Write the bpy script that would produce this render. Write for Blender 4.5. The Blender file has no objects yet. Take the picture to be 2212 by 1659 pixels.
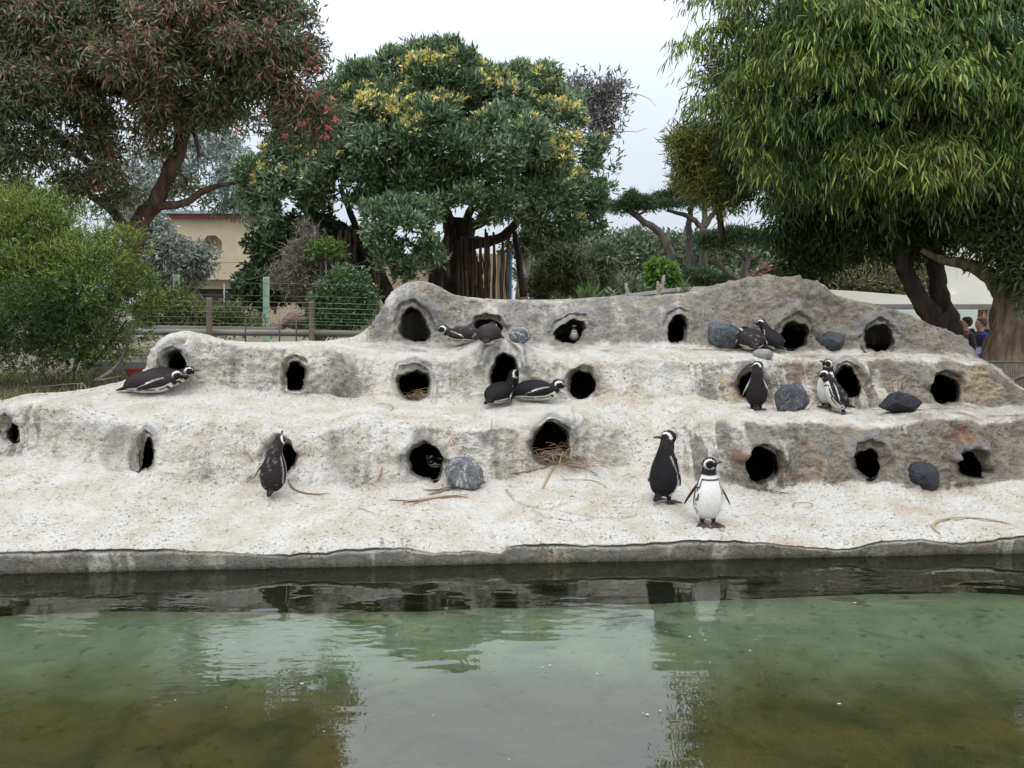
import bpy, bmesh, math, random
import numpy as np
from mathutils import Vector, Matrix
from mathutils.bvhtree import BVHTree
from mathutils.kdtree import KDTree

SC = bpy.context.scene
COL = SC.collection
R = math.radians
rng = np.random.default_rng(7)
random.seed(7)

# ------------------------------------------------------------------ camera
EYE = 2.18                       # metres above the water
PITCH = R(5.85)
FPX = 1703.0                     # focal length for a 2212 px wide picture
cam_d = bpy.data.cameras.new('camera')
cam_d.sensor_width = 36.0
cam_d.lens = 36.0 * FPX / 2212.0
cam_d.clip_start = 0.05
cam_d.clip_end = 900.0
cam = bpy.data.objects.new('camera', cam_d)
cam.location = (0, 0, EYE)
cam.rotation_euler = (math.pi / 2 - PITCH, 0, 0)
COL.objects.link(cam)
SC.camera = cam

# ------------------------------------------------------------------ overcast daylight
SUN_EL, SUN_AZ = R(62), R(200)
world = bpy.data.worlds.new('World')
SC.world = world
world.use_nodes = True
wn, wl = world.node_tree.nodes, world.node_tree.links
wn.clear()
w_out = wn.new('ShaderNodeOutputWorld')
w_bg = wn.new('ShaderNodeBackground'); w_bg.inputs['Strength'].default_value = 0.14
w_sky = wn.new('ShaderNodeTexSky'); w_sky.sky_type = 'NISHITA'; w_sky.sun_disc = False
w_sky.sun_elevation = SUN_EL; w_sky.sun_rotation = SUN_AZ
w_tc = wn.new('ShaderNodeTexCoord')
w_sep = wn.new('ShaderNodeSeparateXYZ'); wl.new(w_tc.outputs['Generated'], w_sep.inputs[0])
# even cloud deck: brighter towards the zenith, as every overcast sky is
w_ramp = wn.new('ShaderNodeMapRange'); w_ramp.inputs['From Min'].default_value = 0.0; w_ramp.inputs['From Max'].default_value = 1.0
w_ramp.inputs['To Min'].default_value = 5.5; w_ramp.inputs['To Max'].default_value = 22.0
w_pow = wn.new('ShaderNodeMath'); w_pow.operation = 'POWER'; w_pow.use_clamp = True; w_pow.inputs[1].default_value = 1.4
w_max = wn.new('ShaderNodeMath'); w_max.operation = 'MAXIMUM'; w_max.inputs[1].default_value = 0.0
wl.new(w_sep.outputs['Z'], w_max.inputs[0]); wl.new(w_max.outputs[0], w_pow.inputs[0]); wl.new(w_pow.outputs[0], w_ramp.inputs['Value'])
w_noise = wn.new('ShaderNodeTexNoise'); w_noise.inputs['Scale'].default_value = 2.2; w_noise.inputs['Detail'].default_value = 5
wl.new(w_tc.outputs['Generated'], w_noise.inputs['Vector'])
w_nr = wn.new('ShaderNodeMapRange'); w_nr.inputs['From Min'].default_value = .3; w_nr.inputs['From Max'].default_value = .7
w_nr.inputs['To Min'].default_value = .95; w_nr.inputs['To Max'].default_value = 1.05
wl.new(w_noise.outputs['Fac'], w_nr.inputs['Value'])
w_mul = wn.new('ShaderNodeMath'); w_mul.operation = 'MULTIPLY'
wl.new(w_ramp.outputs[0], w_mul.inputs[0]); wl.new(w_nr.outputs[0], w_mul.inputs[1])
w_cc = wn.new('ShaderNodeMix'); w_cc.data_type = 'RGBA'; w_cc.blend_type = 'MULTIPLY'; w_cc.inputs['Factor'].default_value = 1
w_cc.inputs[6].default_value = (0.89, 0.95, 1.05, 1)
wl.new(w_mul.outputs[0], w_cc.inputs[7])
w_mix = wn.new('ShaderNodeMix'); w_mix.data_type = 'RGBA'; w_mix.inputs['Factor'].default_value = 0.9
wl.new(w_sky.outputs[0], w_mix.inputs[6]); wl.new(w_cc.outputs[2], w_mix.inputs[7])
wl.new(w_mix.outputs[2], w_bg.inputs['Color']); wl.new(w_bg.outputs[0], w_out.inputs['Surface'])

sun_d = bpy.data.lights.new('sun', 'SUN'); sun_d.energy = 1.4; sun_d.angle = R(28); sun_d.color = (1.0, .97, .92)
sun = bpy.data.objects.new('sun', sun_d); COL.objects.link(sun)
sun.location = (0, 0, 30)
_sd = Vector((math.sin(SUN_AZ) * math.cos(SUN_EL), math.cos(SUN_AZ) * math.cos(SUN_EL), math.sin(SUN_EL)))
sun.rotation_euler = (-_sd).to_track_quat('-Z', 'Y').to_euler()

SC.view_settings.view_transform = 'Standard'
SC.view_settings.look = 'None'
SC.view_settings.exposure = 0.0
SC.view_settings.gamma = 1.0
SC.view_settings.use_curve_mapping = False
SC.cycles.max_bounces = 7
SC.cycles.diffuse_bounces = 3
SC.cycles.glossy_bounces = 3
SC.cycles.transparent_max_bounces = 10
SC.cycles.use_denoising = True
SC.cycles.sample_clamp_indirect = 8.0

# ------------------------------------------------------------------ measuring helpers
CP, SP = math.cos(PITCH), math.sin(PITCH)
def ray(px, py):
    a = (np.asarray(px, float) - 1106.0) / FPX
    b = (829.5 - np.asarray(py, float)) / FPX
    return a, CP + b * SP, -SP + b * CP
def at(px, py, Y):
    """world point seen at a pixel of the photograph on the vertical plane y = Y"""
    dx, dy, dz = ray(px, py)
    t = np.asarray(Y, float) / dy
    return np.stack(np.broadcast_arrays(dx * t, np.asarray(Y, float), EYE + dz * t), -1)
def on_z(px, py, z):
    dx, dy, dz = ray(px, py)
    t = (np.asarray(z, float) - EYE) / dz
    return np.stack(np.broadcast_arrays(dx * t, dy * t, np.asarray(z, float)), -1)
def proj(P):
    P = np.asarray(P, float)
    x, y, z = P[..., 0], P[..., 1], P[..., 2] - EYE
    d = y * CP - z * SP
    u = y * SP + z * CP
    return 1106 + FPX * x / d, 829.5 - FPX * u / d
def vec(p): return Vector((float(p[0]), float(p[1]), float(p[2])))
def sstep(a, b, x):
    t = np.clip((x - a) / (b - a), 0, 1)
    return t * t * (3 - 2 * t)

# ------------------------------------------------------------------ noise
def _hash(ix, iy, iz, seed):
    h = (ix.astype(np.int64) * 374761393 + iy.astype(np.int64) * 668265263 + iz.astype(np.int64) * 2147483647 + seed * 974711) & 0xFFFFFFFF
    h = ((h ^ (h >> 13)) * 1274126177) & 0xFFFFFFFF
    h = ((h ^ (h >> 16)) * 2246822519) & 0xFFFFFFFF
    return (h ^ (h >> 15)) / 4294967295.0
def vnoise(p, seed=0):
    f = np.floor(p); i = f.astype(np.int64); t = p - f
    t = t * t * t * (t * (t * 6 - 15) + 10)
    o = 0
    for dx in (0, 1):
        for dy in (0, 1):
            for dz in (0, 1):
                w = (t[..., 0] if dx else 1 - t[..., 0]) * (t[..., 1] if dy else 1 - t[..., 1]) * (t[..., 2] if dz else 1 - t[..., 2])
                o = o + w * _hash(i[..., 0] + dx, i[..., 1] + dy, i[..., 2] + dz, seed)
    return o * 2 - 1
def fbm(p, octaves=4, seed=0, gain=.5):
    a, o, s = 1.0, 0, 0
    for k in range(octaves):
        o = o + a * vnoise(p * (2.03 ** k) + 17.3 * k, seed + k); s += a; a *= gain
    return o / s

# ------------------------------------------------------------------ object helpers
def link(o, parent=None, **props):
    COL.objects.link(o)
    if parent is not None: o.parent = parent
    for k, v in props.items():
        if v is not None: o[k] = v
    return o
def np_mesh(name, verts, faces, mat=None, col=None, smooth=True):
    """faces: (n,k) index array or list of such arrays; col: per-vertex rgb(a)"""
    me = bpy.data.meshes.new(name)
    fl = faces if isinstance(faces, list) else [faces]
    fl = [np.asarray(f, np.int32) for f in fl if len(f)]
    verts = np.asarray(verts, np.float32)
    me.vertices.add(len(verts)); me.vertices.foreach_set('co', verts.ravel())
    nl = sum(f.size for f in fl); nf = sum(len(f) for f in fl)
    me.loops.add(nl); me.polygons.add(nf)
    me.loops.foreach_set('vertex_index', np.concatenate([f.ravel() for f in fl]))
    tot = np.concatenate([np.full(len(f), f.shape[1], np.int32) for f in fl])
    st = np.zeros(nf, np.int32); st[1:] = np.cumsum(tot)[:-1]
    me.polygons.foreach_set('loop_start', st); me.polygons.foreach_set('loop_total', tot)
    me.polygons.foreach_set('use_smooth', np.full(nf, bool(smooth)))
    if col is not None:
        col = np.asarray(col, np.float32)
        if col.shape[1] == 3: col = np.concatenate([col, np.ones((len(col), 1), np.float32)], 1)
        at_ = me.attributes.new('col', 'FLOAT_COLOR', 'POINT'); at_.data.foreach_set('color', col.ravel())
    me.update(calc_edges=True)
    if mat: me.materials.append(mat)
    return me
def np_obj(name, verts, faces, mat=None, parent=None, col=None, smooth=True, **props):
    return link(bpy.data.objects.new(name, np_mesh(name, verts, faces, mat, col, smooth)), parent, **props)
def empty(name, loc, label=None, cat=None, group=None, rz=0.0):
    o = bpy.data.objects.new(name, None); o.empty_display_size = .2
    o.location = vec(loc); o.rotation_euler = (0, 0, rz)
    return link(o, None, label=label, category=cat, group=group)
def place(o, parent):
    """parent o keeping its world coordinates"""
    o.parent = parent
    M = Matrix.LocRotScale(parent.location, parent.rotation_euler, parent.scale)
    o.matrix_parent_inverse = M.inverted()
    return o
class MB:
    """collects simple shapes for ONE mesh"""
    def __init__(s): s.v, s.f4, s.f3, s.fn, s.n = [], [], [], [], 0
    def add(s, v, quads=(), tris=()):
        v = np.asarray(v, float).reshape(-1, 3); s.v.append(v)
        if len(quads): s.f4.append(np.asarray(quads, int) + s.n)
        if len(tris): s.f3.append(np.asarray(tris, int) + s.n)
        s.n += len(v); return s
    def box(s, c, d, M=None):
        x, y, z = np.array(d) / 2.0
        v = np.array([[-x, -y, -z], [x, -y, -z], [x, y, -z], [-x, y, -z], [-x, -y, z], [x, -y, z], [x, y, z], [-x, y, z]])
        if M is not None: v = v @ np.array(M.to_3x3()).T
        return s.add(v + np.array(c), [[3, 2, 1, 0], [4, 5, 6, 7], [0, 1, 5, 4], [1, 2, 6, 5], [2, 3, 7, 6], [3, 0, 4, 7]])
    def tube(s, pts, rad, n=8, cap=True, wob=0.0, flat=None):
        pts = np.asarray(pts, float); m = len(pts)
        rad = np.broadcast_to(np.asarray(rad, float), (m,))
        T = np.gradient(pts, axis=0); T /= np.linalg.norm(T, axis=1)[:, None] + 1e-9
        ref = np.array([0, 0, 1.0]) if abs(T[0][2]) < .9 else np.array([0, 1.0, 0])
        A = np.cross(T[0], ref); A /= np.linalg.norm(A)
        ang = np.linspace(0, 2 * np.pi, n, endpoint=False)
        rings = []
        for k in range(m):
            A = A - T[k] * np.dot(A, T[k]); A /= np.linalg.norm(A) + 1e-9
            B = np.cross(T[k], A)
            rr = rad[k] * (1 + wob * np.sin(ang * 3 + k * 1.3) * .6 + wob * (rng.random(n) - .5))
            fb = 1.0 if flat is None else flat
            rings.append(pts[k] + rr[:, None] * (np.cos(ang)[:, None] * A + fb * np.sin(ang)[:, None] * B))
        v = np.concatenate(rings)
        q = []
        for k in range(m - 1):
            for j in range(n):
                q.append([k * n + j, k * n + (j + 1) % n, (k + 1) * n + (j + 1) % n, (k + 1) * n + j])
        t = []
        if cap:
            v = np.concatenate([v, [pts[0]], [pts[-1]]])
            for j in range(n):
                t.append([m * n, (j + 1) % n, j]); t.append([m * n + 1, (m - 1) * n + j, (m - 1) * n + (j + 1) % n])
        return s.add(v, q, t)
    def build(s, name, mat, parent=None, smooth=True, world=True, **props):
        fs = []
        if s.f4: fs.append(np.concatenate(s.f4))
        if s.f3: fs.append(np.concatenate(s.f3))
        o = np_obj(name, np.concatenate(s.v), fs, mat, None, None, smooth, **props)
        if parent is not None:
            if world: place(o, parent)
            else: o.parent = parent
        return o
def smooth_pts(pts, n=6):
    """Catmull-Rom through pts"""
    p = np.asarray(pts, float); p = np.concatenate([[2 * p[0] - p[1]], p, [2 * p[-1] - p[-2]]])
    out = []
    for i in range(1, len(p) - 2):
        for t in np.linspace(0, 1, n, endpoint=False):
            a, b, c, d = p[i - 1], p[i], p[i + 1], p[i + 2]
            out.append(.5 * (2 * b + (c - a) * t + (2 * a - 5 * b + 4 * c - d) * t * t + (3 * b - a - 3 * c + d) * t ** 3))
    out.append(p[-2]); return np.array(out)

# ------------------------------------------------------------------ materials
def mat(name, color=(.5, .5, .5), rough=.7, spec=.3, metal=0.0):
    m = bpy.data.materials.new(name); m.use_nodes = True
    b = m.node_tree.nodes['Principled BSDF']
    b.inputs['Base Color'].default_value = (*color, 1); b.inputs['Roughness'].default_value = rough
    b.inputs['Specular IOR Level'].default_value = spec; b.inputs['Metallic'].default_value = metal
    return m
class NT:
    """short node writing"""
    def __init__(s, m): s.m = m; s.t = m.node_tree; s.b = s.t.nodes.get('Principled BSDF'); s.pos = None
    def n(s, typ, **kw):
        x = s.t.nodes.new(typ)
        for k, v in kw.items(): setattr(x, k, v)
        return x
    def l(s, a, b): s.t.links.new(a, b)
    def coord(s, scale=(1, 1, 1), kind='Object'):
        tc = s.n('ShaderNodeTexCoord'); mp = s.n('ShaderNodeMapping'); mp.inputs['Scale'].default_value = scale
        s.l(tc.outputs[kind], mp.inputs['Vector']); return mp.outputs[0]
    def noise(s, scale, detail=4, vec=None, rough=.55, dist=0):
        x = s.n('ShaderNodeTexNoise'); x.inputs['Scale'].default_value = scale; x.inputs['Detail'].default_value = detail
        x.inputs['Roughness'].default_value = rough; x.inputs['Distortion'].default_value = dist
        if vec is not None: s.l(vec, x.inputs['Vector'])
        return x.outputs['Fac']
    def ramp(s, v, a, b, lo=0.0, hi=1.0):
        x = s.n('ShaderNodeMapRange'); x.interpolation_type = 'SMOOTHSTEP'
        x.inputs['From Min'].default_value = a; x.inputs['From Max'].default_value = b
        x.inputs['To Min'].default_value = lo; x.inputs['To Max'].default_value = hi
        s.l(v, x.inputs['Value']); return x.outputs[0]
    def mix(s, f, a, b, blend='MIX'):
        x = s.n('ShaderNodeMix', data_type='RGBA', blend_type=blend)
        for sock, val in ((x.inputs[0], f), (x.inputs[6], a), (x.inputs[7], b)):
            if isinstance(val, (int, float)): sock.default_value = val
            elif isinstance(val, tuple): sock.default_value = (*val, 1) if len(val) == 3 else val
            else: s.l(val, sock)
        return x.outputs[2]
    def math(s, op, a, b=None, c=None):
        x = s.n('ShaderNodeMath', operation=op)
        for i, val in enumerate((a, b, c)):
            if val is None: continue
            if isinstance(val, (int, float)): x.inputs[i].default_value = val
            else: s.l(val, x.inputs[i])
        return x.outputs[0]
    def attr(s, name='col'):
        x = s.n('ShaderNodeAttribute'); x.attribute_name = name; return x
    def color(s, c): s.l(c, s.b.inputs['Base Color'])
    def bump(s, h, strength=.5, dist=.02, prev=None):
        x = s.n('ShaderNodeBump'); x.inputs['Strength'].default_value = strength; x.inputs['Distance'].default_value = dist
        s.l(h, x.inputs['Height'])
        if prev is not None: s.l(prev, x.inputs['Normal'])
        s.l(x.outputs[0], s.b.inputs['Normal']); return x.outputs[0]
def noisy_mat(name, c1, c2, scale=6, rough=.8, spec=.2, bump=.4, bscale=None, bdist=.02, stretch=(1, 1, 1), metal=0.0):
    m = mat(name, c1, rough, spec, metal); t = NT(m); v = t.coord(stretch)
    t.color(t.mix(t.ramp(t.noise(scale, 5, v), .35, .65), c1, c2))
    if bump: t.bump(t.noise(bscale or scale * 3, 5, v), bump, bdist)
    return m
def attr_mat(name, rough=.6, spec=.3, trans=0.0, bump=None, vary=.25):
    """colour comes from the mesh's own 'col' attribute (the thing's real colour pattern)"""
    m = mat(name, (.5, .5, .5), rough, spec); t = NT(m); c = t.attr().outputs['Color']
    if vary:
        g = t.n('ShaderNodeNewGeometry'); k = t.ramp(g.outputs['Random Per Island'], 0, 1, 1 - vary, 1 + vary)
        cc = t.n('ShaderNodeVectorMath', operation='SCALE'); t.l(c, cc.inputs[0]); t.l(k, cc.inputs['Scale']); c = cc.outputs[0]
    t.color(c)
    if bump: t.bump(t.noise(bump[0], 4, t.coord()), bump[1], bump[2])
    if trans:
        tr = t.n('ShaderNodeBsdfTranslucent'); t.l(c, tr.inputs['Color'])
        mx = t.n('ShaderNodeMixShader'); mx.inputs[0].default_value = trans
        out = t.t.nodes['Material Output']
        t.l(t.b.outputs[0], mx.inputs[1]); t.l(tr.outputs[0], mx.inputs[2]); t.l(mx.outputs[0], out.inputs['Surface'])
    return m

# ================================================================== THE ROCK TERRACE
# measured contours: (x, y) in the photograph, and the distance of each contour
ROWS = dict(
 water=[(-300,1246),(0,1240),(1000,1222),(2212,1195),(2500,1189)],
 lip=[(-300,1196),(0,1194),(180,1190),(330,1188),(500,1193),(620,1200),(700,1196),(800,1186),(880,1184),(940,1196),(1010,1190),(1085,1196),(1098,1180),(1200,1176),(1330,1180),(1500,1168),(1640,1172),(1720,1180),(1830,1189),(1900,1172),(1990,1166),(2080,1176),(2212,1160),(2500,1155)],
 edge=[(-300,1176),(0,1172),(500,1172),(620,1178),(800,1165),(1000,1172),(1085,1172),(1110,1162),(1500,1152),(1830,1168),(1900,1154),(2212,1142),(2500,1138)],
 base1=[(-300,1000),(0,985),(100,1000),(230,1020),(330,1030),(450,1056),(560,1052),(650,1060),(750,1068),(850,1052),(1000,1048),(1100,1040),(1180,1015),(1260,1010),(1340,1015),(1420,1000),(1500,1060),(1600,1062),(1700,1058),(1880,1046),(2000,1060),(2100,1060),(2212,1052),(2500,1045)],
 top1=[(-300,905),(0,893),(60,885),(150,888),(250,904),(400,908),(560,918),(700,926),(800,922),(900,915),(1000,912),(1180,900),(1300,915),(1420,935),(1500,915),(1600,908),(1750,908),(1900,908),(2100,908),(2212,905),(2500,905)],
 base2=[(-300,886),(0,878),(60,858),(150,852),(250,845),(330,838),(420,838),(550,852),(640,868),(760,878),(880,872),(980,872),(1080,876),(1250,874),(1400,872),(1500,870),(1580,885),(1700,888),(1860,890),(2000,882),(2120,878),(2212,874),(2500,880)],
 top2=[(-300,885),(0,877),(60,857),(150,846),(250,831),(300,812),(330,798),(344,760),(370,748),(430,746),(600,748),(700,752),(800,768),(900,772),(1000,772),(1050,762),(1120,758),(1180,768),(1300,776),(1400,772),(1500,766),(1700,768),(1900,770),(2050,772),(2120,790),(2212,846),(2500,880)],
 base3=[(-300,884.5),(0,876.5),(60,856.5),(150,845.5),(250,830),(300,811),(330,796),(344,752),(370,742),(430,738),(600,741),(700,743),(760,745),(850,744),(950,744),(1050,746),(1150,748),(1250,750),(1350,755),(1500,757),(1700,758),(1900,761),(2050,764),(2110,780),(2212,843),(2500,878)],
 top3=[(-300,884),(0,876),(60,856),(150,845),(250,829),(300,810),(330,794),(345,748),(375,735),(450,733),(600,737),(700,740),(745,731),(775,722),(805,700),(830,668),(850,640),(870,625),(900,614),(930,616),(950,622),(980,634),(1040,640),(1100,643),(1200,640),(1300,640),(1400,633),(1450,630),(1500,625),(1560,608),(1620,599),(1700,602),(1750,612),(1800,630),(1860,645),(1900,655),(1950,668),(2000,692),(2060,715),(2092,740),(2120,782),(2160,806),(2212,840),(2500,876)],
)
KEYS = ['water', 'lip', 'edge', 'base1', 'top1', 'base2', 'top2', 'base3', 'top3']
NU = 1120
UX = np.linspace(-260, 2470, NU)
def row(k): 
    a = np.array(ROWS[k], float)
    y = np.interp(UX, a[:, 0], a[:, 1])
    w = 3 if k in ('lip', 'edge') else 9
    ker = np.hanning(2 * w + 3)[1:-1]; ker /= ker.sum()
    return np.convolve(np.pad(y, w, mode='edge'), ker, 'valid')
def ctl(pts): a = np.array(pts, float); return np.interp(UX, a[:, 0], a[:, 1])
SKEW = (UX - 1106) / 2212 * .5
# pool edge as a straight line in plan
e0, e1 = on_z(0, 1240, 0), on_z(2212, 1195, 0)
dx_, dy_, _ = ray(UX, row('water'))
tt = (e0[0] * (e1[1] - e0[1]) - e0[1] * (e1[0] - e0[0])) / (dx_ * (e1[1] - e0[1]) - dy_ * (e1[0] - e0[0]))
Y_EDGE = dy_ * tt
Yk = {
 'water': Y_EDGE, 'lip': Y_EDGE - .05, 'edge': Y_EDGE + .06,
 'base1': ctl([(-300,7.85),(0,7.9),(330,7.75),(900,7.8),(1200,8.0),(1420,8.15),(1600,7.75),(2212,7.75)]) + SKEW,
 'top1': ctl([(-300,8.35),(0,8.3),(330,8.25),(900,8.2),(1200,8.3),(1420,8.6),(1600,8.15),(2212,8.2)]) + SKEW,
 'base2': ctl([(-300,8.9),(60,8.9),(300,9.1),(500,9.25),(900,9.25),(2212,9.25)]) + SKEW,
 'top2': ctl([(-300,8.95),(60,8.95),(250,9.25),(344,9.45),(500,9.65),(900,9.7),(2050,9.65),(2212,9.4)]) + SKEW,
 'base3': ctl([(-300,9.0),(60,9.0),(250,9.35),(344,9.6),(500,9.95),(740,10.3),(900,10.45),(2050,10.4),(2212,9.5)]) + SKEW,
 'top3': ctl([(-300,9.1),(60,9.1),(250,9.45),(344,9.75),(500,10.2),(740,10.5),(900,10.95),(1600,11.2),(2050,10.7),(2212,9.65)]) + SKEW,
}
WATER_EDGE_FN = lambda X: e0[1] + (e1[1] - e0[1]) * (X - e0[0]) / (e1[0] - e0[0])
def wav(f, seed): return fbm(np.stack([UX / 2212 * f, UX * 0 + .3, UX * 0], -1), 3, seed)
for i, k in enumerate(('base1', 'top1', 'base2', 'top2', 'base3')):
    Yk[k] = Yk[k] + (.10 if k[0] == 't' else .07) * wav(11, 200 + i) * 2
rowy = {k: row(k) for k in KEYS}
for i, k in enumerate(('base1', 'top1', 'base2', 'top2')):
    on = sstep(300, 420, UX) if i > 1 else 1.0
    rowy[k] = rowy[k] + on * (7 * wav(13, 220 + i) * 2 + 4 * wav(34, 230 + i) * 2)
rowy['lip'] = rowy['lip'] + 1.5 * wav(60, 241) * 2 + 1.3 * wav(170, 242) * 2
keyp = [at(UX, rowy[k], Yk[k]) for k in KEYS]
under = keyp[0].copy(); under[:, 2] = -.9
back1 = keyp[-1].copy(); back1[:, 1] += .45; back1[:, 2] -= .10
back2 = keyp[-1].copy(); back2[:, 1] += 1.0; back2[:, 2] = -.3
allk = [under] + keyp + [back1, back2]
NSEG = [8, 16, 8, 92, 92, 46, 88, 40, 92, 16, 12]
rows, SEG, SFR = [], [], []
for s, n in enumerate(NSEG):
    for j in range(n):
        t = j / n
        rows.append(allk[s] * (1 - t) + allk[s + 1] * t); SEG.append(s); SFR.append(t)
rows.append(allk[-1]); SEG.append(len(NSEG) - 1); SFR.append(1.0)
G = np.stack(rows)                                   # (NV, NU, 3)
SEG = np.array(SEG); SFR = np.array(SFR); NV = len(SEG)
# round the terraces off (along the profile), keep the pool lip crisp
def blur(A, w, axis):
    ker = np.hanning(2 * w + 3)[1:-1]; ker /= ker.sum()
    pad = [(0, 0)] * A.ndim; pad[axis] = (w, w)
    B = np.pad(A, pad, mode='edge'); out = 0
    for i, kk in enumerate(ker):
        sl = [slice(None)] * A.ndim; sl[axis] = slice(i, i + A.shape[axis]); out = out + kk * B[tuple(sl)]
    return out
Gs = blur(G, 14, 0)
keep = (SEG >= 3) & (SEG <= 9)
kf = np.zeros(NV); kf[(SEG >= 3)] = 1; kf = sstep(0, 1, blur(kf, 5, 0)); kf[SEG < 3] *= .15
G = G * (1 - kf[:, None, None]) + Gs * kf[:, None, None]
G[:, :, :] = blur(G, 2, 1)
PX, PY = proj(G)

def normals(A):
    du = np.gradient(A, axis=1); dv = np.gradient(A, axis=0)
    n = np.cross(du, dv); return n / (np.linalg.norm(n, axis=2)[..., None] + 1e-12)
N0 = normals(blur(blur(G, 8, 0), 8, 1))
ang_up = np.clip(N0[..., 2], 0, 1)
wallness = 1 - sstep(.55, .9, ang_up)
front = (SEG >= 3) & (SEG <= 8)
fm = blur(front.astype(float), 4, 0)[:, None]

# burrow mouths: cx, cy, rx, ry, sideways aim, hood size, hood height, hood lean
HOLES = [
 (895,710,31,32, 0.0, 1.75,.07,0), (1053,712,28,25,0.0,1.55,.10,0), (1232,718,30,27,-.05,1.8,.05,0),
 (1462,718,20,28,-.1,1.9,.05,0), (1714,726,31,26,0.0,1.75,.05,0), (1896,732,31,29,0.0,1.6,.06,0),
 (384,791,21,24,.30,1.5,.05,-.2), (645,819,23,36,-.10,1.55,.07,-.2), (895,828,33,35,0.0,1.45,.04,0),
 (1089,816,29,34,0.0,1.8,.08,0), (1253,831,30,35,.1,1.45,.07,-.2), (1617,838,30,33,.1,1.5,.06,0),
 (1825,828,29,34,.1,1.5,.05,.1), (2038,842,32,33,0.0,1.45,.07,0), (27,930,13,23,-.05,1.6,.05,-.3),
 (322,982,16,38,-.10,1.6,.06,-.4), (606,992,35,41,.0,1.45,.08,-.2), (921,999,39,38,0.0,1.35,.08,0),
 (1187,962,38,40,0.0,1.35,.09,.1), (1640,1010,34,35,-.1,1.4,.09,0), (1872,998,28,34,.1,1.75,.07,0),
 (2097,1000,32,32,.1,1.5,.12,0),
]
# wide scoops beside some mouths: cx, cy, rx, ry, depth
SCOOPS = [(262,968,62,52,.16),(300,975,34,46,.10),(588,972,46,42,.12),(612,816,30,34,.09),(1240,812,44,44,.10),(366,800,22,24,.06),
          (14,928,22,28,.08),(2110,985,60,52,.12),(1822,828,44,40,.05),(1876,1000,50,50,.07),(895,826,44,46,.06)]
# rounded bulges of the walls: cx, cy, rx, ry, height
BULGES = [(895,660,70,60,.10),(1080,790,75,55,.14),(700,815,85,50,.14),(400,760,70,40,.10),(1000,950,60,70,-.05),(790,960,50,90,.07),(490,960,70,80,.08),
          (700,1000,40,60,-.05),(1250,930,60,60,.08),(1380,790,50,30,.05),(1560,960,80,70,.10),(1750,980,60,80,.05),(1990,950,70,70,.05),(1720,640,110,50,.10),(1560,690,60,50,-.06),(1810,680,50,60,-.07),
          (1330,700,60,50,.06),(960,700,40,50,-.04),(1180,690,40,50,-.05),(1940,820,60,60,.04),(1720,820,50,50,-.05),(100,900,90,30,.10),(200,950,60,40,-.04),(2150,760,40,60,.05),(1460,700,60,50,.05)]
disp_y = np.zeros(PX.shape); disp_n = np.zeros(PX.shape)
for cx, cy, rx, ry, h in BULGES:
    disp_n += 1.6 * h * np.exp(-(((PX - cx) / rx) ** 2 + ((PY - cy) / ry) ** 2)) * fm
for cx, cy, rx, ry, h in SCOOPS:
    r_ = np.sqrt(((PX - cx) / rx) ** 2 + ((PY - cy) / ry) ** 2)
    disp_n -= h * (1 - sstep(.55, 1.05, r_)) * fm
wallseg = np.isin(SEG, (4, 6, 8)); wallm = blur(wallseg.astype(float), 3, 0)[:, None]
hole_rho = np.full(PX.shape, 9.0); hole_id = np.full(PX.shape, -1)
GUANO_LESS = np.zeros(PX.shape); RUST = np.zeros(PX.shape); SMOOTHP = np.zeros(PX.shape)
for hi, (cx, cy, rx, ry, aim, hs, hh, lean) in enumerate(HOLES):
    dx, dy = (PX - cx) / rx, (PY - cy) / ry
    th = np.arctan2(dy, dx)
    w = 1 + .05 * np.sin(th * 2 + hi) + .045 * np.sin(th * 3 + 2.1 * hi) + .035 * np.sin(th * 5 + 1.3 * hi) + .02 * np.sin(th * 9 + hi)
    dyy = np.where(dy > 0, dy * 1.02, dy)
    p = np.where(dy > 0, 2.8, 2.0)
    rho = (np.abs(dx) ** p + np.abs(dyy) ** p) ** (1 / p) / w
    near = (rho < 3.2) & front[:, None]
    rho = np.where(near, rho, 9.0)
    up = sstep(.15, -.55, (dy - lean * dx))
    dwx = dx - .0
    hr = np.sqrt((dx / (hs * .95)) ** 2 + ((dy + .12) / hs) ** 2) * (1 + .05 * np.sin(th * 4 + hi) + .03 * np.sin(th * 9))
    hood = sstep(.80, .88, hr) * (1 - sstep(.98, 1.35, hr)) * up
    disp_y -= hh * 1.4 * hood
    disp_y -= hh * .25 * sstep(.86, .95, hr) * (1 - sstep(.99, 1.10, hr)) * up
    disp_y -= .035 * (1 - sstep(1.15, 2.0, rho)) * sstep(.95, 1.1, rho)
    SMOOTHP = np.maximum(SMOOTHP, (sstep(.9, .97, hr) * (1 - sstep(1.02, 1.12, hr)) * sstep(.3, .9, up)) if hi % 3 != 1 else 0)
    GUANO_LESS = np.maximum(GUANO_LESS, (1 - sstep(1.0, 1.8, rho)) * .8)
    upd = rho < hole_rho
    hole_rho = np.where(upd, rho, hole_rho); hole_id = np.where(upd & (rho < 1.6), hi, hole_id)

# relief: lumps, then pebbly concrete
q = G.copy()
lump = fbm(q * 1.6, 3, 11) * .075 + fbm(q * 4.2, 3, 21) * .045
ridge = (1 - np.abs(fbm(q * np.array([3.0, 3.0, 5.0]), 3, 5))) ** 3 * .03 - .015
peb = fbm(q * 17, 3, 31, .6) * .019
flow = fbm(q * np.array([3.5, 3.5, .8]), 3, 44) * .035 * wallness
amp = blur((SEG >= 3).astype(float), 3, 0)[:, None]
amp = np.maximum(amp, .12)
rightrough = sstep(1350, 1750, PX)
disp_n += amp * (lump * (.30 + .9 * wallness) + ridge * wallness + flow + peb * (.55 + 1.1 * wallness + .5 * rightrough))
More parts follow.
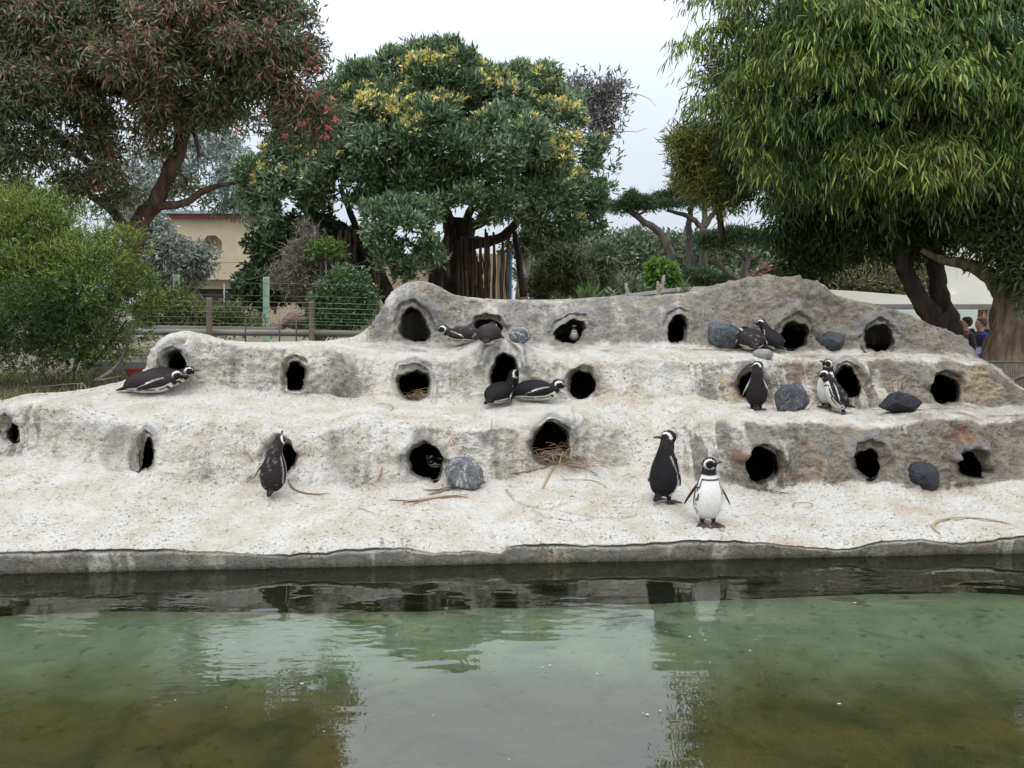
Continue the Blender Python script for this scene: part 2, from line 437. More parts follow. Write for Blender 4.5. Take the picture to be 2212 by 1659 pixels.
# crest lumps of dried mud on the right
crest = sstep(660, 612, PY) * sstep(1500, 1560, PX) * (1 - sstep(1760, 1820, PX)) * front[:, None]
disp_n += crest * (fbm(q * 11, 2, 71) * .045)
lipm = np.exp(-((np.arange(NV) - np.argmax(SEG == 3)) / 5.0) ** 2)[:, None]
disp_y -= lipm * (.0 + .04 * fbm(q * np.array([3, 3, 3.]), 3, 91))
# scratched crack lines in the lower slab
def crack(pts, wid, dep):
    global disp_n, CR
    p = np.array(pts, float); d = np.full(PX.shape, 1e9)
    for a, b in zip(p[:-1], p[1:]):
        ab = b - a; t = np.clip(((PX - a[0]) * ab[0] + (PY - a[1]) * ab[1]) / (ab @ ab), 0, 1)
        d = np.minimum(d, np.hypot(PX - a[0] - t * ab[0], (PY - a[1] - t * ab[1]) * 1.6))
    m = (1 - sstep(wid * .3, wid, d)) * (SEG[:, None] >= 2) * (SEG[:, None] <= 8)
    disp_n = disp_n - dep * .7 * m; CR = np.maximum(CR, m * .4)
CR = np.zeros(PX.shape)
crack([(1092,1058),(1110,1080),(1140,1092),(1180,1099),(1205,1092),(1225,1085)], 4, .02)
crack([(1190,1099),(1240,1108),(1290,1118),(1350,1120),(1375,1112)], 4, .018)
crack([(1150,1100),(1180,1118),(1240,1126),(1300,1118)], 3.5, .015)
crack([(1228,925),(1232,905),(1236,890)], 3, .02)
crack([(1062,930),(1063,905)], 2.5, .02)
crack([(820,1190),(826,1160),(832,1195)], 2.5, .02)
crack([(870,1190),(868,1165)], 2.5, .02)
# dark joint under the ragged white slab edge
jw = sstep(-.5, .1, fbm(q * np.array([1.3, 1.3, 1.3]), 2, 301))
idx = np.arange(NV)[:, None]; j0 = np.argmax(SEG == 2) - 1
jm = np.exp(-((idx - j0) / 1.2) ** 2) * jw
disp_y += jm * .05; CR = np.maximum(CR, jm * 1.1)
ov = np.exp(-((idx - (j0 + 7)) / 4.0) ** 2); disp_y -= ov * (.0 + .025 * fbm(q * 4.0, 2, 311))
# hole throat
hole_rho = hole_rho / 1.07
throat = (1 - sstep(.91, 1.0, hole_rho)) * .30
aimx = np.zeros(PX.shape)
for hi, h in enumerate(HOLES): aimx[hole_id == hi] = h[4]
G2 = G + N0 * disp_n[..., None]
G2[..., 1] += disp_y
G_SURF = G2.copy()
G2[..., 1] += throat; G2[..., 0] += throat * (aimx + G[..., 0] / G[..., 1]); G2[..., 2] += throat * (G[..., 2] - EYE) / G[..., 1] * .8
# colours of the skin: white droppings, rust, ochre, bare concrete
cn = fbm(q * 1.3, 4, 51); cn2 = fbm(q * 5.0, 4, 61); cn3 = fbm(q * 2.6, 3, 66)
leftness = 1 - sstep(1250, 1900, PX + cn * 260)
toptier = 1 - sstep(736, 775, PY + cn * 22)
guano = .70 + .30 * sstep(.5, .95, ang_up) + .42 * cn + .34 * cn2
guano += .20 * (leftness - .55) - .68 * toptier * (.55 + .55 * sstep(750, 1000, PX)) - .55 * sstep(1950, 2180, PX) * wallness
guano -= .38 * wallness * (1 - leftness) + .28 * GUANO_LESS + .10 * wallness
guano -= .30 * sstep(1650, 2100, PX + 120 * cn) * (PY < 1040)
guano += .25 * sstep(1060, 1110, PY) * (1 - .5 * sstep(1500, 2100, PX))
guano[SEG < 2, :] = guano[SEG < 2, :] * .3
lipz = (SEG == 2) | ((SEG == 1) & (SFR > .84)) | ((SEG == 3) & (SFR < .12)); guano[lipz, :] = np.maximum(guano[lipz, :], .80 + .3 * cn2[lipz, :])
wz = (SEG == 1) & (SFR <= .84); guano[wz, :] = np.clip(.12 + .5 * cn2[wz, :] + .55 * sstep(.1, .5, fbm(np.stack([G[..., 0] * 9, G[..., 1], G[..., 2] * .8], -1), 3, 84))[wz, :], 0, .8)
drip = sstep(.16, .42, fbm(np.stack([G[..., 0] * 19, G[..., 1] * 2, G[..., 2] * 1.0], -1), 2, 81)) * wallness * sstep(-.25, .25, fbm(G * 1.9, 2, 83))
streak = fbm(np.stack([G[..., 0] * 7.5, G[..., 1] * 1.2, G[..., 2] * .9], -1), 3, 181)
guano = guano + .85 * streak * wallness * (SEG[:, None] >= 3)
dk = sstep(.18, .5, fbm(np.stack([G[..., 0] * 5.5, G[..., 1] * 1.0, G[..., 2] * .7], -1), 3, 191)) * wallness * (SEG[:, None] >= 3)
guano = np.clip(guano + .75 * drip * (SEG[:, None] >= 3) * (1 - .7 * toptier), 0, 1)
for hi, (cx, cy, rx, ry, *_r) in enumerate(HOLES):
    amt = [0,.05,.05,.05,.1,.05,0,.1,.35,.1,.6,.6,.7,.5,0,.15,.35,.3,.6,.65,.45,.5][hi]
    rr = np.hypot((PX - cx) / (rx * 1.9), (PY - cy + 8) / (ry * 1.7))
    RUST = np.maximum(RUST, amt * (1 - sstep(.45, 1.15, rr)) * sstep(-.05, .4, cn2 + .3 * cn3))
for cx, cy, rx, ry, a in [(1765,985,14,70,.9),(1740,960,30,50,.6),(1720,800,40,60,.7),(2080,935,60,22,1.0),(1800,1040,40,16,.5),(800,960,25,30,.35),(1050,940,60,30,.4),(750,960,60,25,.3),(1790,800,20,50,.8),(1590,990,18,40,.7),(1700,1035,60,12,.6),(2090,950,80,16,.8)]:
    RUST = np.maximum(RUST, a * np.exp(-(((PX - cx) / rx) ** 2 + ((PY - cy) / ry) ** 2)) * sstep(-.35, .25, cn2))
ochre = np.clip(sstep(.0, .5, cn3) * .75 + .35 * sstep(.1, .5, fbm(q * np.array([2.2, 2.2, .7]), 3, 131)) * wallness, 0, 1) * sstep(600, 900, PX + 300 * (PY > 900)) * (.9 - .3 * toptier)
dark = np.zeros(PX.shape)
vid = np.arange(NV * NU).reshape(NV, NU)
quads = np.stack([vid[:-1, :-1], vid[:-1, 1:], vid[1:, 1:], vid[1:, :-1]], -1).reshape(-1, 4)
inside = (hole_rho < .90).ravel()
quads = quads[~inside[quads].all(1)]
bare_tone = np.clip(.5 + .5 * sstep(1300, 1900, PX) * (1 - 0 * PX) + .3 * cn3, 0, 1)

rock_m = mat('aged concrete', (.4, .38, .34), .88, .22)
t = NT(rock_m)
a1, a2 = t.attr('col'), t.attr('col2')
s1 = t.n('ShaderNodeSeparateColor'); t.l(a1.outputs['Color'], s1.inputs[0])
s2 = t.n('ShaderNodeSeparateColor'); t.l(a2.outputs['Color'], s2.inputs[0])
v = t.coord(); 
grain = t.noise(26, 6, v, .7); fine = t.noise(75, 4, v, .65); mid = t.noise(8, 5, v, .6)
bare = t.mix(t.ramp(mid, .3, .7), (.245, .228, .20), (.375, .342, .285))
bare = t.mix(t.ramp(s2.outputs[0], .2, 1.0), bare, t.mix(t.ramp(mid, .3, .7), (.175, .15, .12), (.30, .258, .205)))
bare = t.mix(t.ramp(t.noise(3.1, 3, v), .45, .62, 0, .32), bare, (.25, .245, .238))
white = t.mix(t.ramp(t.noise(3.3, 4, v), .35, .7), (.635, .60, .54), (.53, .475, .385))
gm = t.math('ADD', s1.outputs[0], t.math('MULTIPLY', t.math('SUBTRACT', grain, .5), .75))
gm = t.math('ADD', gm, t.math('MULTIPLY', t.math('SUBTRACT', mid, .5), .6))
c = t.mix(t.ramp(gm, .15, .8), bare, white)
c = t.mix(t.math('MULTIPLY', t.ramp(t.math('ADD', s1.outputs[2], t.math('MULTIPLY', t.math('SUBTRACT', grain, .5), .9)), .35, 1.0), .7), c, (.46, .365, .215))
c = t.mix(t.math('MULTIPLY', t.ramp(t.math('ADD', s1.outputs[1], t.math('MULTIPLY', t.math('SUBTRACT', fine, .5), .9)), .22, .8), .8), c, (.20, .10, .055))
# pits: dark dirt specks with their cavity shade put into the colour
vs = t.coord((1, 1, 1.0))
pit = t.ramp(t.noise(30, 3, vs, .6, .9), .60, .68)
pit2 = t.ramp(t.noise(70, 2, vs, .5), .62, .72)
pits = t.math('MULTIPLY', t.math('MAXIMUM', pit, t.math('MULTIPLY', pit2, .7)), t.ramp(t.noise(2.0, 3, v), .30, .62, .25, 1.0))
c = t.mix(t.math('MULTIPLY', pits, .66), c, (.07, .063, .052))
c = t.mix(s2.outputs[2], c, (.20, .21, .225))
c = t.mix(s2.outputs[1], c, (.06, .055, .045))
# algae and wet stone by the water line
geo = t.n('ShaderNodeNewGeometry'); sx = t.n('ShaderNodeSeparateXYZ'); t.l(geo.outputs['Position'], sx.inputs[0])
wl_ = t.math('ADD', sx.outputs[2], t.math('MULTIPLY', t.math('SUBTRACT', grain, .5), .13))
wetm = t.ramp(wl_, -.015, .075, 1, 0)
c = t.mix(t.math('MULTIPLY', wetm, .9), c, (.075, .072, .055))
c = t.mix(t.ramp(sx.outputs[2], -.03, -.0, 1, 0), c, (.10, .105, .07))
t.color(c)
hgt = t.math('ADD', t.math('MULTIPLY', grain, 1.0), t.math('MULTIPLY', t.noise(60, 3, v, .6), .55))
hgt = t.math('SUBTRACT', hgt, t.math('MULTIPLY', pits, .6))
t.bump(hgt, 1.0, .04)
me = np_mesh('rock_mound', G2.reshape(-1, 3), quads[:, ::-1] if False else quads, rock_m,
             np.stack([guano, RUST, ochre, np.ones_like(RUST)], -1).reshape(-1, 4))
a_ = me.attributes.new('col2', 'FLOAT_COLOR', 'POINT')
a_.data.foreach_set('color', np.stack([bare_tone, np.clip(CR * .8 + dk * .30, 0, 1), SMOOTHP * .7, np.ones_like(RUST)], -1).astype(np.float32).ravel())
rock = link(bpy.data.objects.new('rock_mound', me), None, kind='structure')

# burrow linings, one part each; near-black colour stands in for the deep shade
lin_m = noisy_mat('burrow shade black', (.018, .016, .014), (.010, .009, .008), 9, .95, .1, .5, 20, .02)
for hi, (cx, cy, rx, ry, aim, *_r) in enumerate(HOLES):
    m = (hole_id == hi) & (hole_rho > .95) & (hole_rho < 1.15)
    Yc = np.median(G_SURF[..., 1][m]) if m.any() else 9.0
    th = np.linspace(0, 2 * np.pi, 18, endpoint=False)
    k = Yc / FPX; cs, sn = np.cos(th), np.sin(th)
    A_ = np.stack([np.ones(m.sum()), PX[m] - cx, PY[m] - cy], -1); cf = np.linalg.lstsq(A_, G_SURF[..., 1][m], rcond=None)[0]
    ex = np.where(sn > 0, 2 / 2.8, 1.0); ux_, uy_ = np.sign(cs) * np.abs(cs) ** ex, np.sign(sn) * np.abs(sn) ** ex
    rings = []
    for d, s in ((.09, 1.16), (.32, 1.14), (.6, 1.3), (.9, 1.3), (1.0, .9)):
        px_, py_ = cx + ux_ * rx * s, cy + uy_ * ry * s
        Yf = np.clip(cf[0] + cf[1] * (px_ - cx) + cf[2] * (py_ - cy), Yc - .3, Yc + .3)
        ring = at(px_, py_, Yf)
        dirv = np.stack([aim + ring[:, 0] / ring[:, 1], np.ones(18), (ring[:, 2] - EYE) / ring[:, 1] * .8], -1)
        rings.append(ring + d * dirv)
    mb = MB(); V = np.concatenate(rings + [[rings[-1].mean(0)]])
    qd = [[a * 18 + j, a * 18 + (j + 1) % 18, (a + 1) * 18 + (j + 1) % 18, (a + 1) * 18 + j] for a in range(4) for j in range(18)]
    mb.add(V, qd, [[4 * 18 + j, 4 * 18 + (j + 1) % 18, 90] for j in range(18)])
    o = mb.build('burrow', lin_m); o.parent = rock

# ground truth for setting things down
_bv = BVHTree.FromPolygons([tuple(x) for x in G_SURF.reshape(-1, 3)[:, :]], [tuple(x) for x in
      np.stack([vid[:-2:2, :-2:2], vid[:-2:2, 2::2], vid[2::2, 2::2], vid[2::2, :-2:2]], -1).reshape(-1, 4).tolist()])
def hit(px, py):
    d = ray(px, py); d = Vector((float(d[0]), float(d[1]), float(d[2]))).normalized()
    h = _bv.ray_cast(Vector((0, 0, EYE)), d)
    if h[0] is None: return np.array(at(px, py, 9.0))
    return np.array(h[0])
def drop(x, y, z0=4.0):
    h = _bv.ray_cast(Vector((x, y, z0)), Vector((0, 0, -1)))
    return None if h[0] is None else h[0].z

# ================================================================== POOL
wat = bpy.data.materials.new('pool water'); wat.use_nodes = True
t = NT(wat); nt = wat.node_tree; nt.nodes.remove(t.b)
out = nt.nodes['Material Output']
tr = t.n('ShaderNodeBsdfTransparent'); tr.inputs['Color'].default_value = (.74, .79, .71, 1)
gl = t.n('ShaderNodeBsdfGlossy'); gl.inputs['Roughness'].default_value = .012
fr = t.n('ShaderNodeFresnel'); fr.inputs['IOR'].default_value = 2.05
vv = t.coord((1, 1, 1)); vw = t.coord((.55, 1.6, 1))
big = t.noise(2.2, 2, vw, .5); rip = t.noise(9, 2, vw, .5, .4)
patch = t.ramp(t.noise(.55, 2, vv), .46, .62)
h = t.math('ADD', t.math('MULTIPLY', big, .9), t.math('MULTIPLY', t.math('MULTIPLY', rip, patch), .5))
bp = t.n('ShaderNodeBump'); bp.inputs['Strength'].default_value = .10; bp.inputs['Distance'].default_value = .05
t.l(h, bp.inputs['Height'])
t.l(bp.outputs[0], gl.inputs['Normal']); t.l(bp.outputs[0], fr.inputs['Normal'])
mx = t.n('ShaderNodeMixShader'); t.l(fr.outputs[0], mx.inputs[0]); t.l(tr.outputs[0], mx.inputs[1]); t.l(gl.outputs[0], mx.inputs[2])
t.l(mx.outputs[0], out.inputs['Surface'])
L, Rr = -14.0, 14.0
ye = lambda x: WATER_EDGE_FN(x) + .12
np_obj('pool_water', [(L, -4, 0), (Rr, -4, 0), (Rr, ye(Rr), 0), (L, ye(L), 0)], np.array([[0, 1, 2, 3]]), wat, kind='structure')
fl = mat('pool floor', (.2, .2, .1), .9, .1); t = NT(fl); v = t.coord()
geo = t.n('ShaderNodeNewGeometry'); sx = t.n('ShaderNodeSeparateXYZ'); t.l(geo.outputs['Position'], sx.inputs[0])
n1 = t.noise(.9, 5, v, .6, .8); n2 = t.noise(2.6, 5, v, .6, .4); n3 = t.noise(11, 4, v)
yy = t.math('ADD', t.math('SUBTRACT', sx.outputs[1], t.math('MULTIPLY', sx.outputs[0], .04)), t.math('MULTIPLY', t.math('SUBTRACT', n1, .5), 1.4))
olive = t.mix(t.ramp(n2, .3, .7), (.27, .22, .10), (.145, .14, .072))
pale = t.mix(t.ramp(n2, .3, .7), (.50, .54, .41), (.37, .42, .30))
teal = t.mix(t.ramp(n2, .3, .7), (.26, .32, .24), (.19, .24, .175))
c = t.mix(t.ramp(yy, 4.6, 5.7), olive, pale)
c = t.mix(t.ramp(t.math('ADD', yy, t.math('MULTIPLY', n2, .8)), 3.3, 4.1, .5, 0), c, teal)
c = t.mix(t.ramp(n3, .58, .72, 0, .45), c, (.05, .05, .025))
c = t.mix(t.ramp(n1, .58, .66, 0, .6), c, (.085, .085, .04))
t.color(c); t.bump(n3, .4, .03)
nx, ny = 60, 40
xs, ys = np.linspace(L, Rr, nx), np.linspace(-4, 7.6, ny)
XX, YY = np.meshgrid(xs, ys)
ZZ = -.36 + .06 * fbm(np.stack([XX * .8, YY * .8, XX * 0], -1), 3, 3)
i_ = np.arange(nx * ny).reshape(ny, nx)
np_obj('pool_floor', np.stack([XX, YY, ZZ], -1).reshape(-1, 3), np.stack([i_[:-1, :-1], i_[:-1, 1:], i_[1:, 1:], i_[1:, :-1]], -1).reshape(-1, 4), fl, kind='structure')

# ================================================================== GROUND BEHIND
gm_ = mat('earth', (.2, .17, .12), .95, .1); t = NT(gm_); v = t.coord()
c = t.mix(t.ramp(t.noise(.8, 5, v), .35, .65), (.17, .145, .11), (.23, .20, .16))
c = t.mix(t.ramp(t.noise(.35, 4, v), .5, .62), c, (.11, .11, .05)); c = t.mix(t.ramp(t.noise(14, 4, v), .5, .7, 0, .5), c, (.09, .075, .05))
t.color(c); t.bump(t.noise(9, 6, v), .6, .05)
def ground_z(x, y):
    return .25 + .80 * sstep(-1.0, -4.5, np.asarray(x, float)) + .0 * np.asarray(y, float)
nx, ny = 90, 60
xs = np.concatenate([np.linspace(-400, -30, 14), np.linspace(-28, 28, 62), np.linspace(30, 400, 14)]); ys = np.concatenate([np.linspace(7.9, 30, 36), np.linspace(33, 500, 24)])
XX, YY = np.meshgrid(xs, ys)
ZZ = ground_z(XX, YY) + .05 * fbm(np.stack([XX * .7, YY * .7, XX * 0], -1), 3, 4)
ZZ = np.where((YY < 9.3) & (XX > -4.3), -.2, ZZ)
i_ = np.arange(nx * ny).reshape(ny, nx)
np_obj('ground', np.stack([XX, YY, ZZ], -1).reshape(-1, 3), np.stack([i_[:-1, :-1], i_[:-1, 1:], i_[1:, 1:], i_[1:, :-1]], -1).reshape(-1, 4), gm_, kind='structure')

# ================================================================== VEGETATION TOOLS
def unit(a): return a / (np.linalg.norm(a, axis=-1, keepdims=True) + 1e-9)
UPV = np.array([0, 0, 1.0])
def sprigs(blobs, n, up=.4, shell=.35, lump=.22, seed=1, facing=.55, dig=.62, sub=None, top=0.0):
    """points on the skins of overlapping blobs (px, py, rx, ry, Y[, depth ratio]); returns position, outward axis, blob index"""
    g = np.random.default_rng(seed)
    C = np.array([at(b[0], b[1], b[4]) for b in blobs]); k = np.array([b[4] / FPX for b in blobs])
    Rx = np.array([b[2] for b in blobs]) * k; Rz = np.array([b[3] for b in blobs]) * k
    Ry = np.array([min(b[2], b[3] * 1.6) * (b[5] if len(b) > 5 else 1.0) for b in blobs]) * k
    Rad = np.stack([Rx, Ry, Rz], -1)
    if sub:        # break every lobe up into many smaller clumps sitting on its skin
        ns, ratio, flat = sub
        w_ = (Rx * Rz) / (Rx * Rz).sum(); pb_ = g.choice(len(C), ns, p=w_)
        u_ = unit(g.normal(size=(ns, 3))); u_[:, 1] = np.where((u_[:, 1] > 0) & (g.random(ns) < facing), -u_[:, 1], u_[:, 1])
        r_ = .62 + .40 * g.random(ns)
        Cs = C[pb_] + u_ * r_[:, None] * Rad[pb_]; ms = np.cbrt(Rad.prod(1))[pb_] * ratio * (.6 + .8 * g.random(ns))
        dmin = np.full(ns, 9.0)
        for j in range(len(C)):
            dd = np.linalg.norm((Cs - C[j]) / Rad[j], axis=1); dd[pb_ == j] = 9; dmin = np.minimum(dmin, dd)
        kq = dmin > .6
        C = Cs[kq]; ms = ms[kq]; Rad = np.stack([ms * 1.15, ms * 1.1, ms * flat], -1); Rx, Rz = Rad[:, 0], Rad[:, 2]; blobs = list(range(len(C)))
    wgt = (Rx * Rz) ** .9; wgt /= wgt.sum()
    bi = g.choice(len(blobs), int(n * 1.9), p=wgt)
    u = unit(g.normal(size=(len(bi), 3)) + np.array([0, 0, top]))
    u[:, 1] = np.where((u[:, 1] > 0) & (g.random(len(bi)) < facing), -u[:, 1], u[:, 1])
    r = 1 - shell * np.abs(g.random(len(bi))) ** 1.4
    r *= 1 + lump * fbm(u * 1.9 + bi[:, None] * 3.7, 3, seed)
    P = C[bi] + u * r[:, None] * Rad[bi]
    dm = np.full(len(bi), 9.0)
    for j in range(len(blobs)):
        dd = np.linalg.norm((P - C[j]) / Rad[j], axis=1); dd[bi == j] = 9
        dm = np.minimum(dm, dd)
    ok = dm > dig
    P, u, bi = P[ok][:n], u[ok][:n], bi[ok][:n]
    return P, unit(unit(u / Rad[bi] * Rad[bi].mean(1)[:, None]) + up * UPV), bi
def rep(a, m): return np.repeat(a, m, axis=0)
def leaves(P, D, L, W, col, seed=1, droop=0.0, seg=1, face=None):
    """one blade per row: diamond (seg=1) or a curved lance (seg=2)"""
    g = np.random.default_rng(seed); n = len(P)
    L = np.broadcast_to(L, (n,))[:, None]; W = np.broadcast_to(W, (n,))[:, None]
    rv = unit(g.normal(size=(n, 3))) if face is None else unit(face + .6 * g.normal(size=(n, 3)))
    S = unit(np.cross(D, rv))
    if seg == 1:
        m = P + D * L * .45 + np.cross(D, S) * L * .07
        tip = P + D * L - UPV * L * droop
        V = np.stack([P, m - S * W * .5, tip, m + S * W * .5], 1).reshape(-1, 3)
        F = np.arange(n * 4).reshape(n, 4); C = np.repeat(col, 4, 0)
        return V, [F], C
    a = P + D * L * .3 - UPV * L * droop * .12; b = P + D * L * .68 - UPV * L * droop * .48; tip = P + D * L - UPV * L * droop
    V = np.stack([P, a - S * W * .45, a + S * W * .45, b - S * W * .4, b + S * W * .4, tip], 1).reshape(-1, 3)
    o = np.arange(n)[:, None] * 6
    return V, [np.concatenate([o + 1, o + 2, o + 4, o + 3], 1), np.concatenate([np.concatenate([o, o + 2, o + 1], 1), np.concatenate([o + 3, o + 4, o + 5], 1)])], np.repeat(col, 6, 0)
def palette(n, cols, probs, seed, vary=.18):
    g = np.random.default_rng(seed); c = np.array(cols, float)[g.choice(len(cols), n, p=np.array(probs) / sum(probs))]
    return c * (1 + vary * g.normal(size=(n, 1))).clip(.5, 1.6)
def clip_view(P, m=240):
    x, y = proj(P); return (x > -m) & (x < 2212 + m) & (y > -420) & (P[:, 1] > 1)
leaf_m = attr_mat('leaf', .55, .35, .22, None, .22)
gloss_m = attr_mat('glossy leaf', .42, .45, .15, None, .2)
petal_m = attr_mat('petal', .7, .1, .2, None, .15)
def bark(name, c1, c2, sc=7): return noisy_mat(name, c1, c2, sc, .92, .1, .9, sc * 2.2, .05, (1, 1, .22))
bark_dark = bark('dark bark', (.035, .027, .022), (.075, .058, .047))
bark_brown = bark('brown bark', (.06, .04, .03), (.15, .10, .075))
bark_grey = bark('grey bark', (.16, .14, .13), (.30, .27, .25))
bark_furrow = bark('furrowed bark', (.10, .075, .05), (.24, .18, .125), 10)
def limb(mb, pts, n=10, wob=.12, sub=5, jit=0.0):
    """pts: (px, py, radius px, Y)"""
    p = np.array(pts, float)
    w = at(p[:, 0], p[:, 1], p[:, 3]); r = p[:, 2] * p[:, 3] / FPX
    w = smooth_pts(w, sub); rr = np.interp(np.linspace(0, 1, len(w)), np.linspace(0, 1, len(r)), r)
    if jit: w = w + jit * rr[:, None] * np.stack([vnoise(w * 1.7, 5), vnoise(w * 1.7, 6), vnoise(w * 1.7, 7)], -1)
    mb.tube(w, rr, n, True, wob); return w
def twigs(mb, pts, Y, n, length, rad, seed, up=.2, spread=1.0):
    g = np.random.default_rng(seed)
    for _ in range(n):
        i = g.integers(len(pts)); p = np.array(pts[i]); d = unit(g.normal(size=3) * np.array([1, .6, 1]) * spread + np.array([0, 0, up]))
        L = length * (.5 + g.random()); q = [p]
        for s in range(4):
            d = unit(d + .35 * g.normal(size=3)); q.append(q[-1] + d * L / 4)
        mb.tube(np.array(q), np.linspace(rad, rad * .3, 5), 4, False)

# ================================================================== LEFT FLOWERING GUM
base = at(287, 560, 16.0); base[2] = 1.0
gum = empty('gum_tree', base, 'red tinged flowering gum leaning right over the left bank', 'tree')
mb = MB()
tr1 = limb(mb, [(262,640,27,16),(285,545,22,16),(302,480,19,16),(338,432,17,16),(372,365,15.5,15.9),(390,300,14,15.8),(398,240,14,15.7),(425,180,10,15.6),(455,110,7,15.5),(500,40,4,15.4)], 12, .1, 6, .25)
mb.build('trunk', bark_brown, gum)
for pts in ([(318,458,10,16),(352,445,9,16),(400,437,8,15.9),(440,412,7,15.8),(475,400,5,15.8),(510,396,3,15.7)],
            [(290,520,12,16),(262,478,11,16.1),(235,448,10,16.2),(205,430,8,16.3),(160,390,6,16.3)],
            [(395,262,11,15.8),(340,225,9,15.9),(270,205,7,16),(190,170,5,16),(110,120,3,16)],
            [(396,250,11,15.8),(450,205,9,15.7),(520,190,7,15.6),(600,185,5,15.5),(670,200,3,15.4)],
            [(140,310,11,15.5),(70,258,10,15.4),(10,215,9,15.2),(-60,160,8,15)], [(140,310,9,15.5),(190,350,7,15.8),(235,380,6,16)],
            [(425,180,8,15.6),(380,110,6,15.6),(330,40,4,15.6)], [(398,240,7,15.7),(420,290,5,15.6),(430,340,3,15.6)]):
    mb = MB(); limb(mb, pts, 8, .12, 5, .3); mb.build('branch', bark_brown, gum)
gb = [(60,60,150,120,15.5),(230,70,160,110,15.8),(420,60,150,100,15.3),(560,100,120,95,15.2),(635,180,85,85,15.2),(640,262,70,50,15.2),(560,235,80,55,15.4),(430,170,150,80,15.4),(280,190,150,85,15.2),
      (110,180,140,85,15),(55,330,105,62,15.3),(160,345,105,60,15.5),(205,405,85,48,15.7),(60,405,95,45,15.4),(325,275,70,50,15.8),(690,110,42,55,15.3),(640,35,60,60,15.3),(120,-70,190,80,15.5),(420,-70,200,80,15.5),(590,-40,90,60,15.4),
      (440,330,26,40,15.9),(400,395,30,30,16.1),(478,425,34,26,15.8),(430,425,40,20,15.9),(505,410,22,40,15.8),(250,300,60,45,16),(670,300,36,22,15.2),(330,110,120,80,14.6),(120,400,110,50,15.6),(40,270,90,60,15.2),(210,360,70,50,15.5),(700,200,44,70,15.2),(690,60,50,60,15.3),(-60,380,90,90,15.4)]
P, A, bi = sprigs(gb, 15500, .2, .6, .35, 101, .5, .5, (430, .32, .65), .3)
k = clip_view(P); P, A, bi = P[k], A[k], bi[k]
px, py = proj(P)
reds = np.clip(  .10 + .9 * fbm(P * .55, 3, 9) + .22 * sstep(300, 60, py) + .2 * sstep(300, 0, px) - .15 * sstep(150, 500, px) * sstep(150, 400, py), 0.03, 1)
m = 10
Pl = rep(P, m) + rng.normal(size=(len(P) * m, 3)) * .10; Al = rep(A, m)
D = unit(Al * .55 + rng.normal(size=Pl.shape) * .75 + np.array([0, 0, -.65]))
cg = palette(len(Pl), [(.085,.115,.05),(.14,.175,.085),(.20,.22,.135)], [4, 4, 1.4], 3)
cr = palette(len(Pl), [(.28,.15,.09),(.31,.21,.11),(.22,.13,.075),(.38,.19,.13)], [3, 3, 2, 1], 4)
isr = rng.random(len(Pl)) < rep(reds, m) * .75
V, F, Cc = leaves(Pl, D, .15 * (.65 + .7 * rng.random(len(Pl))), .036, np.where(isr[:, None], cr, cg), 5)
np_obj('crown', V, F, leaf_m, None, Cc, False).parent = None
o = bpy.data.objects['crown']; place(o, gum)
# blossom heads
fl_ = [(680,150),(640,180),(668,130),(712,235),(700,275),(655,262),(706,292),(720,252),(505,85),(556,130),(565,255),(520,275),(240,140),(276,60),(560,105),(690,60),(648,110),(690,205),(610,290)]
for fx, fy in fl_:
    c = at(fx + rng.normal() * 4, fy + rng.normal() * 4, 14.5); n = 40; d = unit(rng.normal(size=(n, 3)) * np.array([1.3, 1, .8]))
    V, F, Cc = leaves(c + d * .03 * rng.random((n, 1)), d, .045 * (.5 + rng.random(n)), .016, palette(n, [(.50,.14,.10),(.58,.22,.16),(.40,.09,.07)], [2, 2, 1], 6), 7)
    o = np_obj('blossom', V, F, petal_m, None, Cc, False, kind='stuff'); place(o, gum)

# ================================================================== CENTRE POHUTUKAWA LIKE TREE WITH AERIAL ROOTS
YC = 32.0
base = at(975, 655, YC); base[2] = .6
poh = empty('broad_tree', base, 'broad domed tree with yellow blossom and hanging aerial roots in the centre', 'tree')
mb = MB()
for x0, x1, r in ((965,985,26),(990,1000,30),(1015,1005,24),(945,970,16),(1035,1010,14)):
    limb(mb, [(x0,690,r*1.25,YC),(x0,640,r*1.05,YC),((x0+x1)/2,570,r,YC),(x1,520,r*.8,YC),(x1+5,470,r*.55,YC)], 9, .3, 5, .3)
mb.build('trunk', bark_dark, poh)
for pts in ([(870,690,20,YC-1),(838,640,17,YC-1),(805,580,15,YC-1),(775,525,13,YC-1),(735,490,11,YC-1),(690,470,9,YC-1),(640,440,6,YC-1)],
            [(860,680,14,YC-1),(822,590,10,YC-1),(795,560,9,YC-1),(775,510,8,YC-1),(760,470,7,YC-1),(735,400,5,YC)],
            [(785,540,8,YC-1),(735,505,7,YC-1),(700,500,6,YC-1),(660,492,4,YC-1)],
            [(1000,530,16,YC-1),(1035,522,13,YC-1),(1070,520,11,YC-1),(1100,500,10,YC-1),(1130,460,7,YC-1)],
            [(1000,510,12,YC),(1010,470,9,YC),(1050,400,7,YC),(1090,330,5,YC)], [(985,500,14,YC),(940,420,10,YC),(900,330,7,YC),(880,240,4,YC)],
            [(970,500,12,YC),(960,450,10,YC-1),(925,420,8,YC-1),(850,380,6,YC-1)], [(1005,500,12,YC+1),(1080,450,9,YC+1),(1160,400,7,YC+1),(1230,350,4,YC+1)],
            [(1130,640,8,YC+1),(1120,560,7,YC+1),(1112,500,6,YC+1)]):
    mb = MB(); limb(mb, pts, 8, .15, 5, .3); mb.build('branch', bark_dark, poh)
